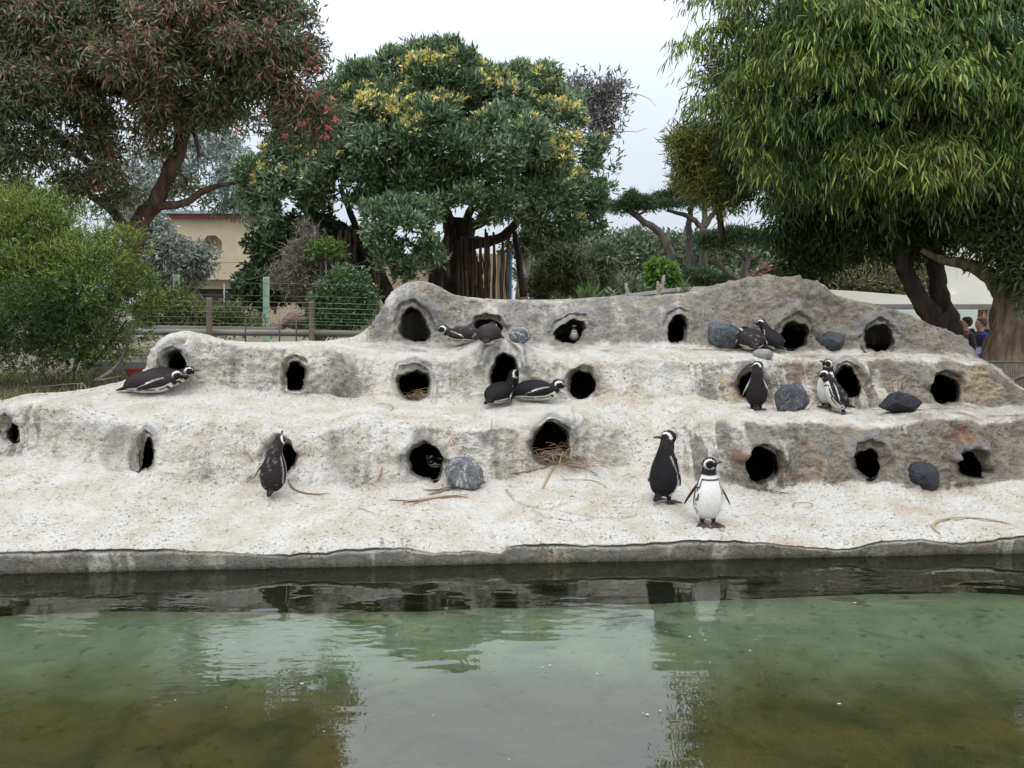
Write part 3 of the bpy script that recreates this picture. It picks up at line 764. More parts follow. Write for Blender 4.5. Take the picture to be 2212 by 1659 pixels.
for i in range(46):
    x = rng.choice([rng.uniform(925, 1060), rng.uniform(725, 770), rng.uniform(1005, 1125), rng.uniform(770, 880)], p=[.45, .17, .25, .13])
    y0 = rng.uniform(490, 560); y1 = 670 if rng.random() < .7 else rng.uniform(580, 640); r = rng.uniform(1.2, 4.5)
    if x < 770: r *= 1.8
    mb = MB(); limb(mb, [(x,y0,r*.7,YC-1.6),(x+rng.uniform(-3,3),(y0+y1)/2,r,YC-1.7),(x+rng.uniform(-3,3),y1,r*.9,YC-1.8)], 6, .25, 3, .6)
    mb.build('aerial_root', bark_dark if i % 2 else bark_brown, poh)
pb = [(900,180,95,66,32),(1005,205,105,62,32),(1130,215,90,62,32),(790,235,95,70,31.5),(700,290,90,75,31),(615,370,75,75,30.5),(562,395,38,72,30.5),(820,320,110,78,29.5),(955,315,110,85,29),(1090,325,105,85,29.5),(1210,315,80,85,31),
      (1262,395,52,95,31.5),(1255,480,44,60,31.5),(1175,420,75,65,30),(1050,420,95,55,29.5),(900,420,100,50,29.5),(750,420,90,50,30),(650,450,70,42,30.5),(885,535,66,62,27.5),(930,560,40,36,27.3),(1200,490,50,40,30.5),(1150,480,40,30,30.5),(960,200,80,80,30.5),
      (1060,260,90,60,30.5),(880,260,90,60,30.3),(760,340,80,60,29.8),(1170,350,60,60,29.8),(1000,440,60,40,29),(1318,345,28,26,31.5),(1300,400,26,30,31.5),(930,128,40,20,32),(1200,240,60,40,31),(590,470,45,40,30.5),(600,520,36,50,31),(1215,530,60,26,30.8),(1260,540,50,34,31),(1200,470,70,40,30.3),(880,500,80,60,27.6),(850,470,60,50,28),(900,555,60,40,27.2),(835,535,40,40,27.6),(930,480,50,50,28),(560,440,40,60,30.6),(1240,440,60,60,31)]
P, A, bi = sprigs(pb, 16500, .8, .3, .25, 202, .6, .7, (430, .27, .8), .45)
lum = np.clip(.5 + 1.1 * fbm(P * .55, 3, 19), 0, 1)
m = 9
Pl = rep(P, m) + rng.normal(size=(len(P) * m, 3)) * .09; Al = rep(A, m)
D = unit(Al * .95 + rng.normal(size=Pl.shape) * .62)
c1 = palette(len(Pl), [(.076,.118,.050),(.112,.162,.072),(.152,.21,.105)], [3, 4, 2], 13)
c2 = palette(len(Pl), [(.235,.325,.17),(.305,.38,.235)], [2, 1.5], 14)
V, F, Cc = leaves(Pl, D, .25 * (.7 + .6 * rng.random(len(Pl))), .085, np.where((rng.random(len(Pl)) < rep(lum, m) * .72)[:, None], c2, c1), 15)
o = np_obj('crown', V, F, leaf_m, None, Cc, False); place(o, poh)
fz = (A[:, 2] > .35) & (A[:, 1] < .5); px, py = proj(P)
band = np.maximum.reduce([a * np.exp(-(((px - x) / rx) ** 2 + ((py - y) / ry) ** 2)) for x, y, rx, ry, a in
   [(940,150,70,22,1.),(985,180,60,30,1.),(1130,205,70,45,.7),(575,345,45,45,1.),(770,235,70,26,.8),(830,240,70,25,.7),(800,280,90,30,.5),(690,260,40,30,.5),(1200,270,80,40,.5),(1215,325,60,40,.5),(1020,225,40,14,.9),(850,210,50,20,.5),(900,260,30,15,.5),(1250,480,20,20,.5),(870,330,40,20,.3),(720,340,40,20,.35),(1240,395,20,30,.3)]])
patchy = sstep(-.4, .15, fbm(P * .9, 2, 77))
pick = fz & (rng.random(len(P)) < band * 1.0 * patchy)
Pf = P[pick] + A[pick] * .22; m = 12
Pl = rep(Pf, m) + rng.normal(size=(len(Pf) * m, 3)) * .05; D = unit(rep(A[pick], m) * .6 + rng.normal(size=Pl.shape) * .6)
V, F, Cc = leaves(Pl, D, .17, .075, palette(len(Pl), [(.66,.57,.16),(.74,.67,.32),(.55,.52,.24)], [3, 2, 1], 16), 17)
o = np_obj('blossom', V, F, petal_m, None, Cc, False, kind='stuff'); place(o, poh)

# ================================================================== RIGHT WEEPING TREE
base = at(2062, 800, 14.6); base[2] = .25
wil = empty('weeping_tree', base, 'large tree with drooping narrow yellow green leaves and black forked trunk', 'tree')
mb = MB()
limb(mb, [(2062,830,44,14.6),(2048,760,38,14.6),(2036,712,34,14.6),(2020,680,28,14.6)], 12, .1, 6, .2)
limb(mb, [(2040,725,30,14.6),(2010,682,22,14.6),(1984,640,18,14.6),(1958,590,16.5,14.6),(1936,535,16,14.6),(1920,480,15,14.7),(1910,430,14,14.8),(1900,360,13,14.9),(1880,270,9,15),(1850,160,6,15)], 12, .1, 6, .2)
limb(mb, [(2044,725,32,14.6),(2038,670,22,14.7),(2030,620,18,14.8),(2020,570,16.5,14.9),(2008,510,16,15),(2000,450,15,15),(2010,360,13,15),(2040,250,9,15),(2080,120,6,15)], 12, .1, 6, .2)
mb.build('trunk', bark_dark, wil)
for pts in ([(1912,430,10,14.8),(1850,390,8,14.6),(1770,350,6,14.3),(1680,310,4,14),(1600,260,3,13.8)], [(1905,380,9,14.9),(1830,280,7,14.4),(1740,180,5,14),(1640,120,3,13.8)],
            [(2000,420,9,15),(2080,380,7,14.8),(2160,330,5,14.5),(2230,270,4,14.2)], [(1930,510,8,14.7),(1870,480,6,14.6),(1800,470,4,14.4)]):
    mb = MB(); limb(mb, pts, 7, .12, 5, .3); mb.build('branch', bark_dark, wil)
wb = [(x + 34 * (x < 1720), y - 26, rx, ry, Y) for x, y, rx, ry, Y in [(1555,45,75,70,13.6),(1500,112,50,36,13.5),(1560,160,80,60,13.5),(1700,50,150,95,13.4),(1900,50,160,95,13.2),(2110,70,150,110,13.2),(1640,215,100,66,13.5),(1760,225,130,80,13),(1920,230,150,90,12.7),(2110,240,150,100,12.9),
      (1590,265,70,50,13.7),(1620,330,95,55,13.6),(1700,395,95,52,13.6),(1800,385,110,64,13.2),(1950,375,120,66,12.9),(2120,360,120,72,13),(1650,430,56,34,13.9),(1740,460,66,34,13.9),(1845,455,100,40,13.8),(1990,445,90,40,13.5),(2170,440,60,55,13.3),
      (1530,225,48,40,13.6),(1700,-110,200,90,13.8),(2000,-110,220,90,13.5),(1820,130,160,70,12.7),(2030,140,140,70,12.6),(2200,150,90,80,12.6),(1950,480,40,34,12.9),(1680,300,80,46,13.1),(1980,310,110,40,12.4),(1640,505,24,40,13.9),(1520,240,60,44,13.6),(1560,300,70,44,13.6),(1600,350,50,34,13.7),(1470,130,50,40,13.6),(1480,30,60,60,13.7)]]
P, A, bi = sprigs(wb, 12800, .0, .35, .25, 303, .6, .6, (250, .44, .5), 1.1)
k = clip_view(P); P, A, bi = P[k], A[k], bi[k]
m = 9
out = unit(A * np.array([1, 1, .35]) + .25 * rng.normal(size=A.shape))
tt_ = np.tile(np.linspace(0, 1, m), len(P))[:, None]
stem = .36 * (.6 + .8 * rng.random((len(P), 1)))
Pl = rep(P, m) + rep(out * stem, m) * tt_ - UPV * (tt_ ** 1.7) * rep(stem, m) * .6 + rng.normal(size=(len(P) * m, 3)) * .018
D = unit(rep(out, m) * .35 + rng.normal(size=Pl.shape) * .34 + np.array([0, 0, -1.0]))
lum = np.clip(.34 + .55 * fbm(P * .8, 3, 29) + .55 * (np.random.default_rng(5).random(4000)[bi] - .5) + .25 * (A[:, 2] > .55), 0, 1)  # random clump tones; upward sprays paler, as young tips and painted-in lit tops
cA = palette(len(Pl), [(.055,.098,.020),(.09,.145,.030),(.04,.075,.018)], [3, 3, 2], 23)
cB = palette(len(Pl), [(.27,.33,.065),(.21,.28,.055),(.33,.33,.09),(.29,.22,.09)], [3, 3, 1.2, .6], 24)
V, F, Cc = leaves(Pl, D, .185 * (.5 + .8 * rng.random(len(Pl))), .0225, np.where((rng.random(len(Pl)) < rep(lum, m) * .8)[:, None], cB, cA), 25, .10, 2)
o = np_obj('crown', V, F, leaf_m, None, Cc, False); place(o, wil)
# dark leafage in the heart and on the underside of the crown
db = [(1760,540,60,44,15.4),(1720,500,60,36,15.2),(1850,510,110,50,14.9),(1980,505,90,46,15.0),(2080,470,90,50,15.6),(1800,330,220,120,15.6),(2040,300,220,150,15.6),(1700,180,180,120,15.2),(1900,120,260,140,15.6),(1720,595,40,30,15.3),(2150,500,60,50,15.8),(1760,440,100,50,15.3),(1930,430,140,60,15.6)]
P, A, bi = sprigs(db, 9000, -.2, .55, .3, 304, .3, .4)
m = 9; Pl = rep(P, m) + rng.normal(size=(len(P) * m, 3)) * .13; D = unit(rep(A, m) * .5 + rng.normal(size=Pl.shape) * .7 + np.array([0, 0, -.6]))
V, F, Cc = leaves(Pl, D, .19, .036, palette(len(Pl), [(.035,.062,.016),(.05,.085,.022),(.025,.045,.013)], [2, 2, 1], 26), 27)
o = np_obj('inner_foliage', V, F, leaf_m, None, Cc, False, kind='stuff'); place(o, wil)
# grey woody seed clusters along the twigs
for fx, fy in [(1985,55),(2010,85),(2040,95),(2070,90),(2095,78),(1850,165),(1795,190),(1770,200),(1820,178),(1700,120),(2075,140),(1980,170),(2110,165),(1930,210),(1740,215),(1960,245)]:
    c = at(fx, fy, 12.3); n = 26; d = rng.normal(size=(n, 3)) * np.array([.11, .05, .05])
    V, F, Cc = leaves(c + d, unit(rng.normal(size=(n, 3))), .045, .04, palette(n, [(.34,.33,.27),(.26,.24,.19)], [2, 1], 28), 29)
    o = np_obj('seed_cluster', V, F, petal_m, None, Cc, False, kind='stuff'); place(o, wil)

def simple_tree(name, label, limbs, blobs, n, m, L, W, cols, probs, bark_, base_px, Y, seed, up=.3, shell=.5, droop=(0, 0, -.2), spread=.8, jitter=.1, cat='tree', mt=None, lump=.3, dig=.6, group=None, tw=0, seg=1):
    b = at(*base_px, Y); t_ = empty(name, b, label, cat, group)
    if limbs:
        for i, pts in enumerate(limbs):
            mb = MB(); limb(mb, pts, 8, .12, 5, .3); mb.build('trunk' if i == 0 else 'branch', bark_, t_)
    P, A, bi = sprigs(blobs, n, up, shell, lump, seed, .5, dig, (len(blobs) * 16, .40, .8) if n > 600 and cat in ('tree', 'shrub', 'creeper') and 'cypress' != name else None, .3)
    if tw:
        mb = MB(); twigs(mb, P, Y, tw, L * 4, L * .07, seed); mb.build('twigs', bark_, t_, kind='stuff')
    Pl = rep(P, m) + rng.normal(size=(len(P) * m, 3)) * jitter
    D = unit(rep(A, m) * .7 + rng.normal(size=Pl.shape) * spread + np.array(droop))
    V, F, Cc = leaves(Pl, D, L * (.65 + .7 * rng.random(len(Pl))), W, palette(len(Pl), cols, probs, seed + 1), seed + 2, 0, seg)
    o = np_obj('crown' if cat == 'tree' else 'foliage', V, F, mt or leaf_m, None, Cc, False); place(o, t_)
    return t_, P, A

# golden wattle like tree beside the weeping one
simple_tree('wattle_tree', 'small golden green tree tucked behind the left edge of the weeping tree', [[(1560,520,8,17),(1550,440,6,17),(1535,360,4,17)]],
    [(1495,320,36,44,17),(1515,370,48,40,17),(1560,400,50,44,17),(1580,330,50,50,17.2),(1490,285,30,24,17)], 1900, 9, .20, .026, [(.20,.21,.045),(.12,.155,.03),(.27,.23,.055)], [3,3,1.5], bark_dark, (1560,640), 17, 401, .1, .5, (0,0,-.1), .8)
# far right tree
rt, _p, _a = simple_tree('old_tree', 'thick furrowed grey brown trunk at the right edge with a bent limb', [[(2170,900,54,13.4),(2168,800,47,13.4),(2176,720,43,13.4),(2190,650,40,13.4),(2215,590,38,13.4),(2250,500,34,13.4)]],
    [(2150,520,44,34,13.2),(2200,560,36,60,13),(2198,625,20,30,12.9),(2110,490,40,20,13.5),(2190,470,60,50,13.2)], 800, 9, .15, .042, [(.05,.075,.025),(.075,.10,.035),(.11,.12,.05)], [3,3,1], bark_furrow, (2170,860), 13.4, 402, .0, .6, (0,0,-.5), .7)
mb = MB(); limb(mb, [(2188,680,30,13.4),(2165,640,20,13.4),(2140,602,17,13.4),(2110,578,15,13.5),(2075,566,12,13.6),(2035,560,9,13.8),(1990,540,5,14)], 10, .1, 5, .2); mb.build('branch', bark_furrow, rt)

# ================================================================== LEFT BANK BUSH
YB = 10.6
bsh = empty('bottlebrush_bush', at(150, 800, YB) * np.array([1, 1, 0]) + np.array([0, 0, 1.0]), 'big feathery yellow green bush on the left bank', 'bush')
bb = [(50,530,110,80,10.6),(150,520,90,66,10.7),(215,565,80,62,10.6),(270,625,64,56,10.5),(318,650,32,34,10.4),(30,640,110,90,10.2),(150,640,120,90,10.1),(255,695,76,52,10.2),(50,740,110,60,10.1),(170,740,110,50,10.1),(240,750,50,36,10.3),(90,470,70,40,10.9),(20,480,60,50,10.8),(-60,600,90,140,10.5),(345,655,20,24,10.3)]
P, A, bi = sprigs(bb, 12000, .6, .5, .3, 505, .6, .55, (380, .34, .8), .35)
px, py = proj(P)
m = 11
ax = unit(A + .35 * rng.normal(size=A.shape)); st = .17 * (.5 + rng.random((len(P), 1)))
tt_ = np.tile(np.linspace(0, 1, m), len(P))[:, None]
Pl = rep(P, m) + rep(ax * st, m) * tt_
D = unit(rep(ax, m) * .9 + rng.normal(size=Pl.shape) * .55)
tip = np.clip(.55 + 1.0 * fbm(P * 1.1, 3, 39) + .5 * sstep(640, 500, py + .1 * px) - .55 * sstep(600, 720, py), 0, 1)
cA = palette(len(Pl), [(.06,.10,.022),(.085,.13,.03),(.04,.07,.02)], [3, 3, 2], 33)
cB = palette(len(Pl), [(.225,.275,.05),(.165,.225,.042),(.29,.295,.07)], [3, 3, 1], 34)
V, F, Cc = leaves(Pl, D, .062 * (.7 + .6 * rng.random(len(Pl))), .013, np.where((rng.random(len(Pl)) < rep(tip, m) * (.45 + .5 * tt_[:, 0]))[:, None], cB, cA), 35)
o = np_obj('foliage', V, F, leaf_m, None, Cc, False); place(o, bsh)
mb = MB()
for pts in ([(160,800,5,10.4),(172,770,5,10.3),(205,740,4,10.2),(232,715,2.5,10.1)], [(150,790,4,10.4),(120,740,3,10.4),(100,690,2,10.4)], [(190,795,4,10.5),(240,740,3,10.4),(275,690,2,10.4)], [(205,735,2.5,10.2),(232,728,2,10.1),(246,735,1.4,10)]):
    limb(mb, pts, 6, .15, 4, .3)
mb.build('stem', bark_grey, bsh)
mb = MB()
dbr = empty('dead_branch', at(215, 815, 9.9), 'bare grey dead branch lying under the feathery bush', 'branch')
for pts in ([(205,822,4,9.8),(235,805,4,9.8),(262,775,3,9.9),(272,745,2,9.9),(275,730,1.2,9.9)], [(205,822,3,9.8),(236,818,2,9.7),(262,812,1.2,9.6)], [(330,792,4,10),(318,775,3.4,10),(312,762,2,10)], [(318,775,2.6,10),(335,755,1.8,10)]):
    limb(mb, pts, 6, .15, 4, .3)
mb.build('bough', bark_grey, dbr)

# shrubs and creepers behind the left fence
simple_tree('grey_shrub', 'silvery grey leaved shrub in front of the beige building', [[(380,660,6,21),(375,600,5,21),(350,540,4,21)]],
    [(335,520,44,36,21),(372,555,46,36,20.8),(415,565,36,24,20.6),(340,580,46,40,21),(400,595,30,30,20.7),(320,480,36,26,21.3),(435,570,22,24,20.6),(440,548,22,16,20.6)], 2000, 9, .15, .05, [(.26,.285,.24),(.34,.36,.32),(.18,.20,.155)], [3,2,2], bark_grey, (380,690), 21, 601, .0, .7, (0,0,-.5), .7, cat='shrub', tw=60)
simple_tree('dark_creeper', 'dark green creeper covering the wall right of the beige doorway', None,
    [(585,560,46,56,31),(565,620,48,36,31),(630,530,50,70,31),(620,610,70,46,30.8),(690,600,70,50,31),(560,640,40,24,30.6),(700,540,60,60,31.3),(760,560,50,60,32),(740,620,50,40,31)], 3600, 8, .22, .12, [(.045,.075,.03),(.06,.095,.035),(.03,.05,.02)], [3,3,2], bark_dark, (620,660), 31, 602, .1, .4, (0,0,-.3), .8, cat='creeper')
simple_tree('dry_shrub', 'dry grey twiggy shrub hanging over the dark creeper', None,
    [(660,565,34,46,28.5),(640,600,40,34,28.5),(700,600,40,40,28.5),(670,520,24,40,28.7),(690,640,36,20,28.4)], 1300, 7, .22, .03, [(.20,.18,.14),(.26,.23,.19),(.14,.13,.09)], [2,2,1], bark_grey, (660,660), 28.5, 603, .3, .8, (0,0,.1), .8, cat='shrub', tw=160)
simple_tree('lime_sapling', 'bright lime green sapling leaves beside the hanging roots', [[(705,640,2.5,28),(705,580,2,28),(704,540,1.4,28)]],
    [(700,532,28,14,28),(725,540,24,12,28),(682,545,20,10,28)], 80, 7, .24, .07, [(.13,.20,.045),(.17,.25,.06)], [2,1], bark_grey, (705,660), 28, 604, .3, .8, cat='shrub')
simple_tree('fence_shrub', 'glossy green shrub at the foot of the hanging roots by the fence', None,
    [(720,672,36,36,19),(745,640,34,34,19.3),(700,700,30,22,18.8),(770,670,34,40,19.4),(760,610,30,26,19.6)], 1500, 9, .14, .05, [(.06,.11,.035),(.10,.16,.05),(.14,.21,.06)], [3,3,1.5], bark_dark, (730,720), 19, 605, .4, .5, cat='shrub', mt=gloss_m)
simple_tree('bank_shrub', 'loose yellow green shrub behind the low wooden rail', None,
    [(375,665,40,34,15),(350,690,40,30,15),(410,690,36,24,15),(470,690,50,22,15.5),(540,700,40,10,15.5)], 1100, 9, .11, .03, [(.12,.16,.04),(.19,.21,.06),(.08,.11,.03)], [3,2,2], bark_grey, (400,715), 15, 606, .5, .7, (0,0,.2), .8, cat='shrub')
simple_tree('misty_gum', 'pale grey gum seen through the gap behind the left tree', [[(470,560,7,44),(480,470,6,44),(500,380,4,44),(520,320,2,44)]],
    [(490,350,60,50,44),(450,300,50,50,44),(510,290,34,40,44),(440,400,60,40,44),(520,410,40,40,44),(330,380,60,60,44),(310,470,50,60,44),(250,440,40,40,44)], 1000, 7, .42, .11, [(.30,.33,.29),(.38,.40,.37),(.22,.24,.20)], [3,2,2], bark_grey, (480,640), 44, 607, .1, .9, (0,0,-.4), .8, tw=60)
simple_tree('sparse_gum', 'thin purple grey gum rising behind the right shoulder of the domed tree', [[(1128,650,14,40),(1130,580,13,40),(1140,520,11,40),(1170,430,8,42),(1230,320,6,44),(1270,240,4,45)]],
    [(1275,205,62,26,46),(1310,225,42,34,46),(1290,255,40,40,46),(1240,200,34,20,46),(1330,195,24,14,46),(1300,290,22,26,46)], 420, 6, .42, .10, [(.16,.145,.14),(.20,.18,.175),(.14,.15,.12)], [2,2,2], bark_grey, (1128,650), 40, 608, .4, .9, (0,0,-.1), .9, .35, tw=14)
simple_tree('pendent_gum', 'straggly brown green tree drooping beside the blue banner', [[(1250,650,4,36),(1240,600,4,36),(1200,560,3,36),(1150,545,2.4,36)]],
    [(1190,580,36,40,36),(1240,600,40,34,36),(1165,620,26,26,36),(1290,580,40,40,38),(1225,560,40,20,36),(1130,530,40,26,35)], 1500, 8, .26, .06, [(.08,.10,.04),(.12,.10,.06),(.10,.14,.05)], [3,2,2], bark_grey, (1240,650), 36, 609, .0, .8, (0,0,-.6), .7, tw=50)

# ------------------------------------------------------------------ wooded rise, cypresses, trunks on the right
simple_tree('wood', None, None, [(1170 + 46 * i + 14 * math.sin(i * 2.1), 590 - 26 * math.sin(i * .55) - 10 * (i % 3) - (30 if 5 < i < 11 else 0), 60, 56, 74 + 4 * (i % 4)) for i in range(24)] + [(1190 + 60 * i, 640, 60, 40, 62 + 3 * (i % 3)) for i in range(16)],
    7500, 8, .55, .26, [(.11,.14,.075),(.15,.18,.095),(.08,.11,.06),(.19,.19,.12)], [3,3,2,1], bark_grey, (1600,650), 70, 701, .5, .4, (0,0,0), .8, .35, cat=None)[0]
wd = [o for o in COL.objects if o.name == 'wood'][0]
ch = wd.children[0]; ch.parent = None; nm = wd.name; bpy.data.objects.remove(wd); ch.name = 'wood'; ch['kind'] = 'stuff'
def cypress(label, limbs, flats, n, seed, Y):
    t_, P, A = simple_tree('cypress', label, limbs, flats, int(n * .62), 8, .30, .06, [(.045,.072,.034),(.065,.10,.045),(.085,.125,.055)], [3,3,1.5], bark_brown2, (limbs[0][0][0], limbs[0][0][1]), Y, seed, .7, .7, (0, 0, .05), .55, .12, group='wind bent cypresses on the rise', lump=.4, dig=.5)
bark_brown2 = bark('cypress bark', (.05, .042, .037), (.12, .10, .088), 3)
cypress('cypress with a long bare trunk leaning left under a flat top', [[(1462,610,9,52),(1452,575,9,52),(1440,530,9,52),(1425,500,8.5,52),(1395,482,7,52),(1372,464,6,52),(1350,452,4,52)], [(1372,464,3,52),(1390,460,2,52),(1400,452,1.5,52)]],
    [(1345,450,34,8,52),(1366,438,28,12,52),(1325,447,18,6,52),(1390,440,24,10,52),(1362,425,12,8,52)], 900, 711, 52)
cypress('tall cypress with forking upright trunk and long flat left branches', [[(1520,640,9,54),(1520,590,9,54),(1519,530,8.5,54),(1517,495,9,54)], [(1517,495,6,54),(1498,475,5.5,54),(1470,462,4.5,54),(1440,455,3,54)], [(1517,495,6,54),(1522,465,6,54),(1520,430,5,54)], [(1520,492,6,54),(1535,470,5,54),(1556,445,4,54)]],
    [(1415,437,40,8,54),(1450,425,46,10,54),(1490,412,40,10,54),(1520,398,44,14,54),(1560,410,44,16,54),(1480,440,50,6,54),(1530,385,26,9,54),(1470,402,26,7,54),(1400,447,26,5,54),(1445,442,36,5,53)], 2600, 712, 54)
cypress('straight slim cypress trunk standing between two forked ones', [[(1496,600,13,56),(1490,560,8,56),(1488,500,7,56),(1490,460,6,56),(1494,440,5,56)]], [(1500,425,26,8,56),(1480,432,20,6,56)], 300, 713, 56)
cypress('low spreading cypress with many splayed limbs above the crest', [[(1612,650,12,46),(1612,612,12,46),(1606,585,8,46),(1616,565,6,46),(1600,548,5,46)], [(1608,612,7,46),(1580,595,6,46),(1555,570,4,46),(1540,548,3,46)], [(1614,612,8,46),(1640,580,7,46),(1660,556,5,46)], [(1602,548,4,46),(1570,535,3.4,46),(1550,525,2,46)], [(1616,565,4,46),(1645,548,3,46)]],
    [(1545,515,44,9,46),(1590,505,44,10,46),(1630,512,44,9,46),(1565,528,50,6,46),(1530,530,24,7,46),(1660,520,40,12,46),(1500,600,40,16,50),(1550,610,40,14,50)], 2000, 714, 46)
for i, (x, w, y0, y1, lab) in enumerate([(1742,15,655,600,'short grey tree trunk rising just behind the crest of the mound'),(1862,19,650,560,'thick pale grey tree trunk seen above the cream parapet'),(1985,12,650,560,'thin grey tree trunk between the two black limbs'),(2062,19,640,540,'dark grey tree trunk cut off by the white wall top')]):
    t_ = empty('tree_trunk', at(x, y0, 34), lab, 'tree', 'grey trunks behind the parapet')
    mb = MB(); limb(mb, [(x,y0+40,w*1.1,34),(x,y0,w,34),(x+2,(y0+y1)/2,w*.9,34),(x+3,y1,w*.85,34),(x+5,y1-90,w*.7,34),(x+8,y1-200,w*.5,34)], 10, .12, 4, .2); mb.build('trunk', bark_grey, t_)
simple_tree('bright_bush', 'bright green round bush below the leaning cypress', None, [(1425,592,26,22,44),(1440,605,22,18,44)], 330, 8, .40, .2, [(.10,.19,.035),(.14,.24,.05)], [2,1], bark_grey, (1430,620), 44, 721, .5, .5, cat='bush')
simple_tree('pink_shrub', 'shrub with dusty pink and white blossom on the crest line', None, [(1672,590,34,18,30),(1700,600,26,14,30),(1650,602,24,12,30)], 420, 8, .2, .08, [(.30,.13,.11),(.42,.40,.34),(.14,.15,.07),(.24,.17,.13)], [2,1.5,3,2], bark_grey, (1680,610), 30, 722, .5, .6, cat='shrub')
simple_tree('rusty_scrub', 'rust and olive scrub behind the cream parapet', None, [(1800,612,60,26,28),(1900,620,60,30,28),(1960,600,50,40,29),(1840,580,50,30,30),(2000,620,50,24,28),(1760,620,40,14,28)], 1700, 8, .22, .07, [(.16,.14,.06),(.11,.13,.05),(.22,.15,.07),(.09,.10,.04)], [3,3,1.5,2], bark_grey, (1880,650), 28, 723, .4, .7, cat='scrub', tw=40)
def spiky(name, label, x, y, Y, n, L, W, col, cat, lean=.5):
    b = at(x, y, Y); t_ = empty(name, b, label, cat)
    g = np.random.default_rng(int(x)); P = np.tile(b, (n, 1)) + g.normal(size=(n, 3)) * .05
    D = unit(np.stack([g.normal(size=n) * lean, g.normal(size=n) * lean, np.ones(n)], -1))
    V, F, Cc = leaves(P, D, L * (.6 + .5 * g.random(n)), W, palette(n, col, [1] * len(col), 5), 6, .12, 2)
    place(np_obj('foliage', V, F, gloss_m, None, Cc, False), t_)
spiky('flax_plant', 'upright spiky flax clump beside the long coping', 1270, 652, 18, 70, .62, .035, [(.10,.17,.05),(.14,.20,.07)], 'plant')
spiky('sedge_tuft', 'spiky grass tuft in front of the white parapet', 1478, 640, 13.2, 60, .28, .014, [(.13,.17,.05),(.18,.20,.08)], 'grass')
for i, (x0, y0, x1, y1, lab) in enumerate([(1358,643,1352,616,'short leaning pampas plume left of the other plumes'),(1424,640,1421,612,'thin upright pampas plume in the middle'),(1427,632,1434,598,'tallest pampas plume tilting right')]):
    t_ = empty('pampas_plume', at(x0, y0 + 6, 12.6), lab, 'plume', 'pampas plumes on the mound top')
    mb = MB(); limb(mb, [(x0,y0+8,.5,12.6),(x0,y0,.6,12.6),((x0+x1)/2,(y0+y1)/2,.5,12.6)], 5, 0, 3); mb.build('stalk', bark_grey, t_)
    n = 260; s_ = rng.random(n); c = at(x0 + (x1 - x0) * s_, y0 + (y1 - y0) * s_, 12.6)
    V, F, Cc = leaves(c, unit(rng.normal(size=(n, 3)) * .35 + unit(at(x1, y1, 12.6) - at(x0, y0, 12.6))), .09 * (1 - .5 * s_), .008, palette(n, [(.62,.56,.44),(.70,.65,.54)], [1, 1], 8), 9)
    place(np_obj('plume', V, F, petal_m, None, Cc, False), t_)
# rough grass on the left bank
n = 9000
gx = rng.uniform(-9, -4.2, n); gy = rng.uniform(9.0, 12.5, n); kk = (fbm(np.stack([gx * 1.1, gy * 1.1, gx * 0], -1), 2, 8) > -.1)
gx, gy = gx[kk], gy[kk]; n = len(gx)
P = np.stack([gx, gy, ground_z(gx, gy) - .02], -1); D = unit(np.stack([rng.normal(size=n) * .4, rng.normal(size=n) * .4, np.ones(n)], -1))
V, F, Cc = leaves(P, D, .16 * (.5 + rng.random(n)), .012, palette(n, [(.16,.16,.05),(.24,.19,.09),(.10,.12,.04)], [2, 2, 2], 9), 10, .1)
np_obj('grass', V, F, leaf_m, None, Cc, False, kind='stuff')

# ================================================================== BUILDINGS, FENCES
def box_px(mb, x0, y0, x1, y1, Y, depth):
    """a block whose front, at distance Y, fills that rectangle of the photograph; walls upright"""
    a = at(x0, y0, Y); b = at(x1, y1, Y)
    return mb.box(((a[0] + b[0]) / 2, Y + depth / 2, (a[2] + b[2]) / 2), (abs(b[0] - a[0]), depth, abs(a[2] - b[2])))
stucco = noisy_mat('beige stucco', (.47, .40, .27), (.53, .455, .315), 1.2, .9, .1, .15, 14, .01)
stucco2 = noisy_mat('darker stucco', (.40, .325, .21), (.46, .38, .255), 1.2, .9, .1, .15, 14, .01)
redtrim = noisy_mat('red trim', (.21, .06, .05), (.26, .085, .07), 3, .6, .3, .1)
teal = noisy_mat('weathered teal metal', (.16, .27, .28), (.22, .33, .34), 3, .5, .4, .1)
doorm = noisy_mat('grey door', (.075, .07, .065), (.10, .095, .085), 2, .7, .2, .1)
YH = 38.0
bh = empty('beige_building', at(458, 700, YH), 'beige stucco building with red and teal roof edge and octagonal niche', 'building')
k = YH / FPX
oc = at(458, 530, YH); ow = 21 * k
mb = MB()
x_l, x_r = at(345, 0, YH)[0], at(560, 0, YH)[0]; z_t, z_m = at(0, 470, YH)[2], at(0, 604, YH)[2]
# panel with the octagonal niche cut through it
ang = np.arange(8) * np.pi / 4 + np.pi / 8
O = np.stack([oc[0] + ow * 1.08 * np.cos(ang), np.full(8, YH), oc[2] + ow * 1.08 * np.sin(ang)], -1)
outer = np.array([[x_r, YH, O[0][2]], [O[1][0], YH, z_t], [O[2][0], YH, z_t], [x_l, YH, O[3][2]], [x_l, YH, O[4][2]], [O[5][0], YH, z_m], [O[6][0], YH, z_m], [x_r, YH, O[7][2]]])
cor = np.array([[x_r, YH, z_t], [x_l, YH, z_t], [x_l, YH, z_m], [x_r, YH, z_m]])
Ob = O + np.array([0, .7, 0])
V = np.concatenate([O, outer, cor, Ob])
q = [[j, (j + 1) % 8, 8 + (j + 1) % 8, 8 + j] for j in (1, 3, 5, 7)] + [[j, (j + 1) % 8, 20 + (j + 1) % 8, 20 + j][::-1] for j in range(8)]
pent = [[0, 1, 9, 16, 8], [2, 3, 11, 17, 10], [4, 5, 13, 18, 12], [6, 7, 15, 19, 14]]
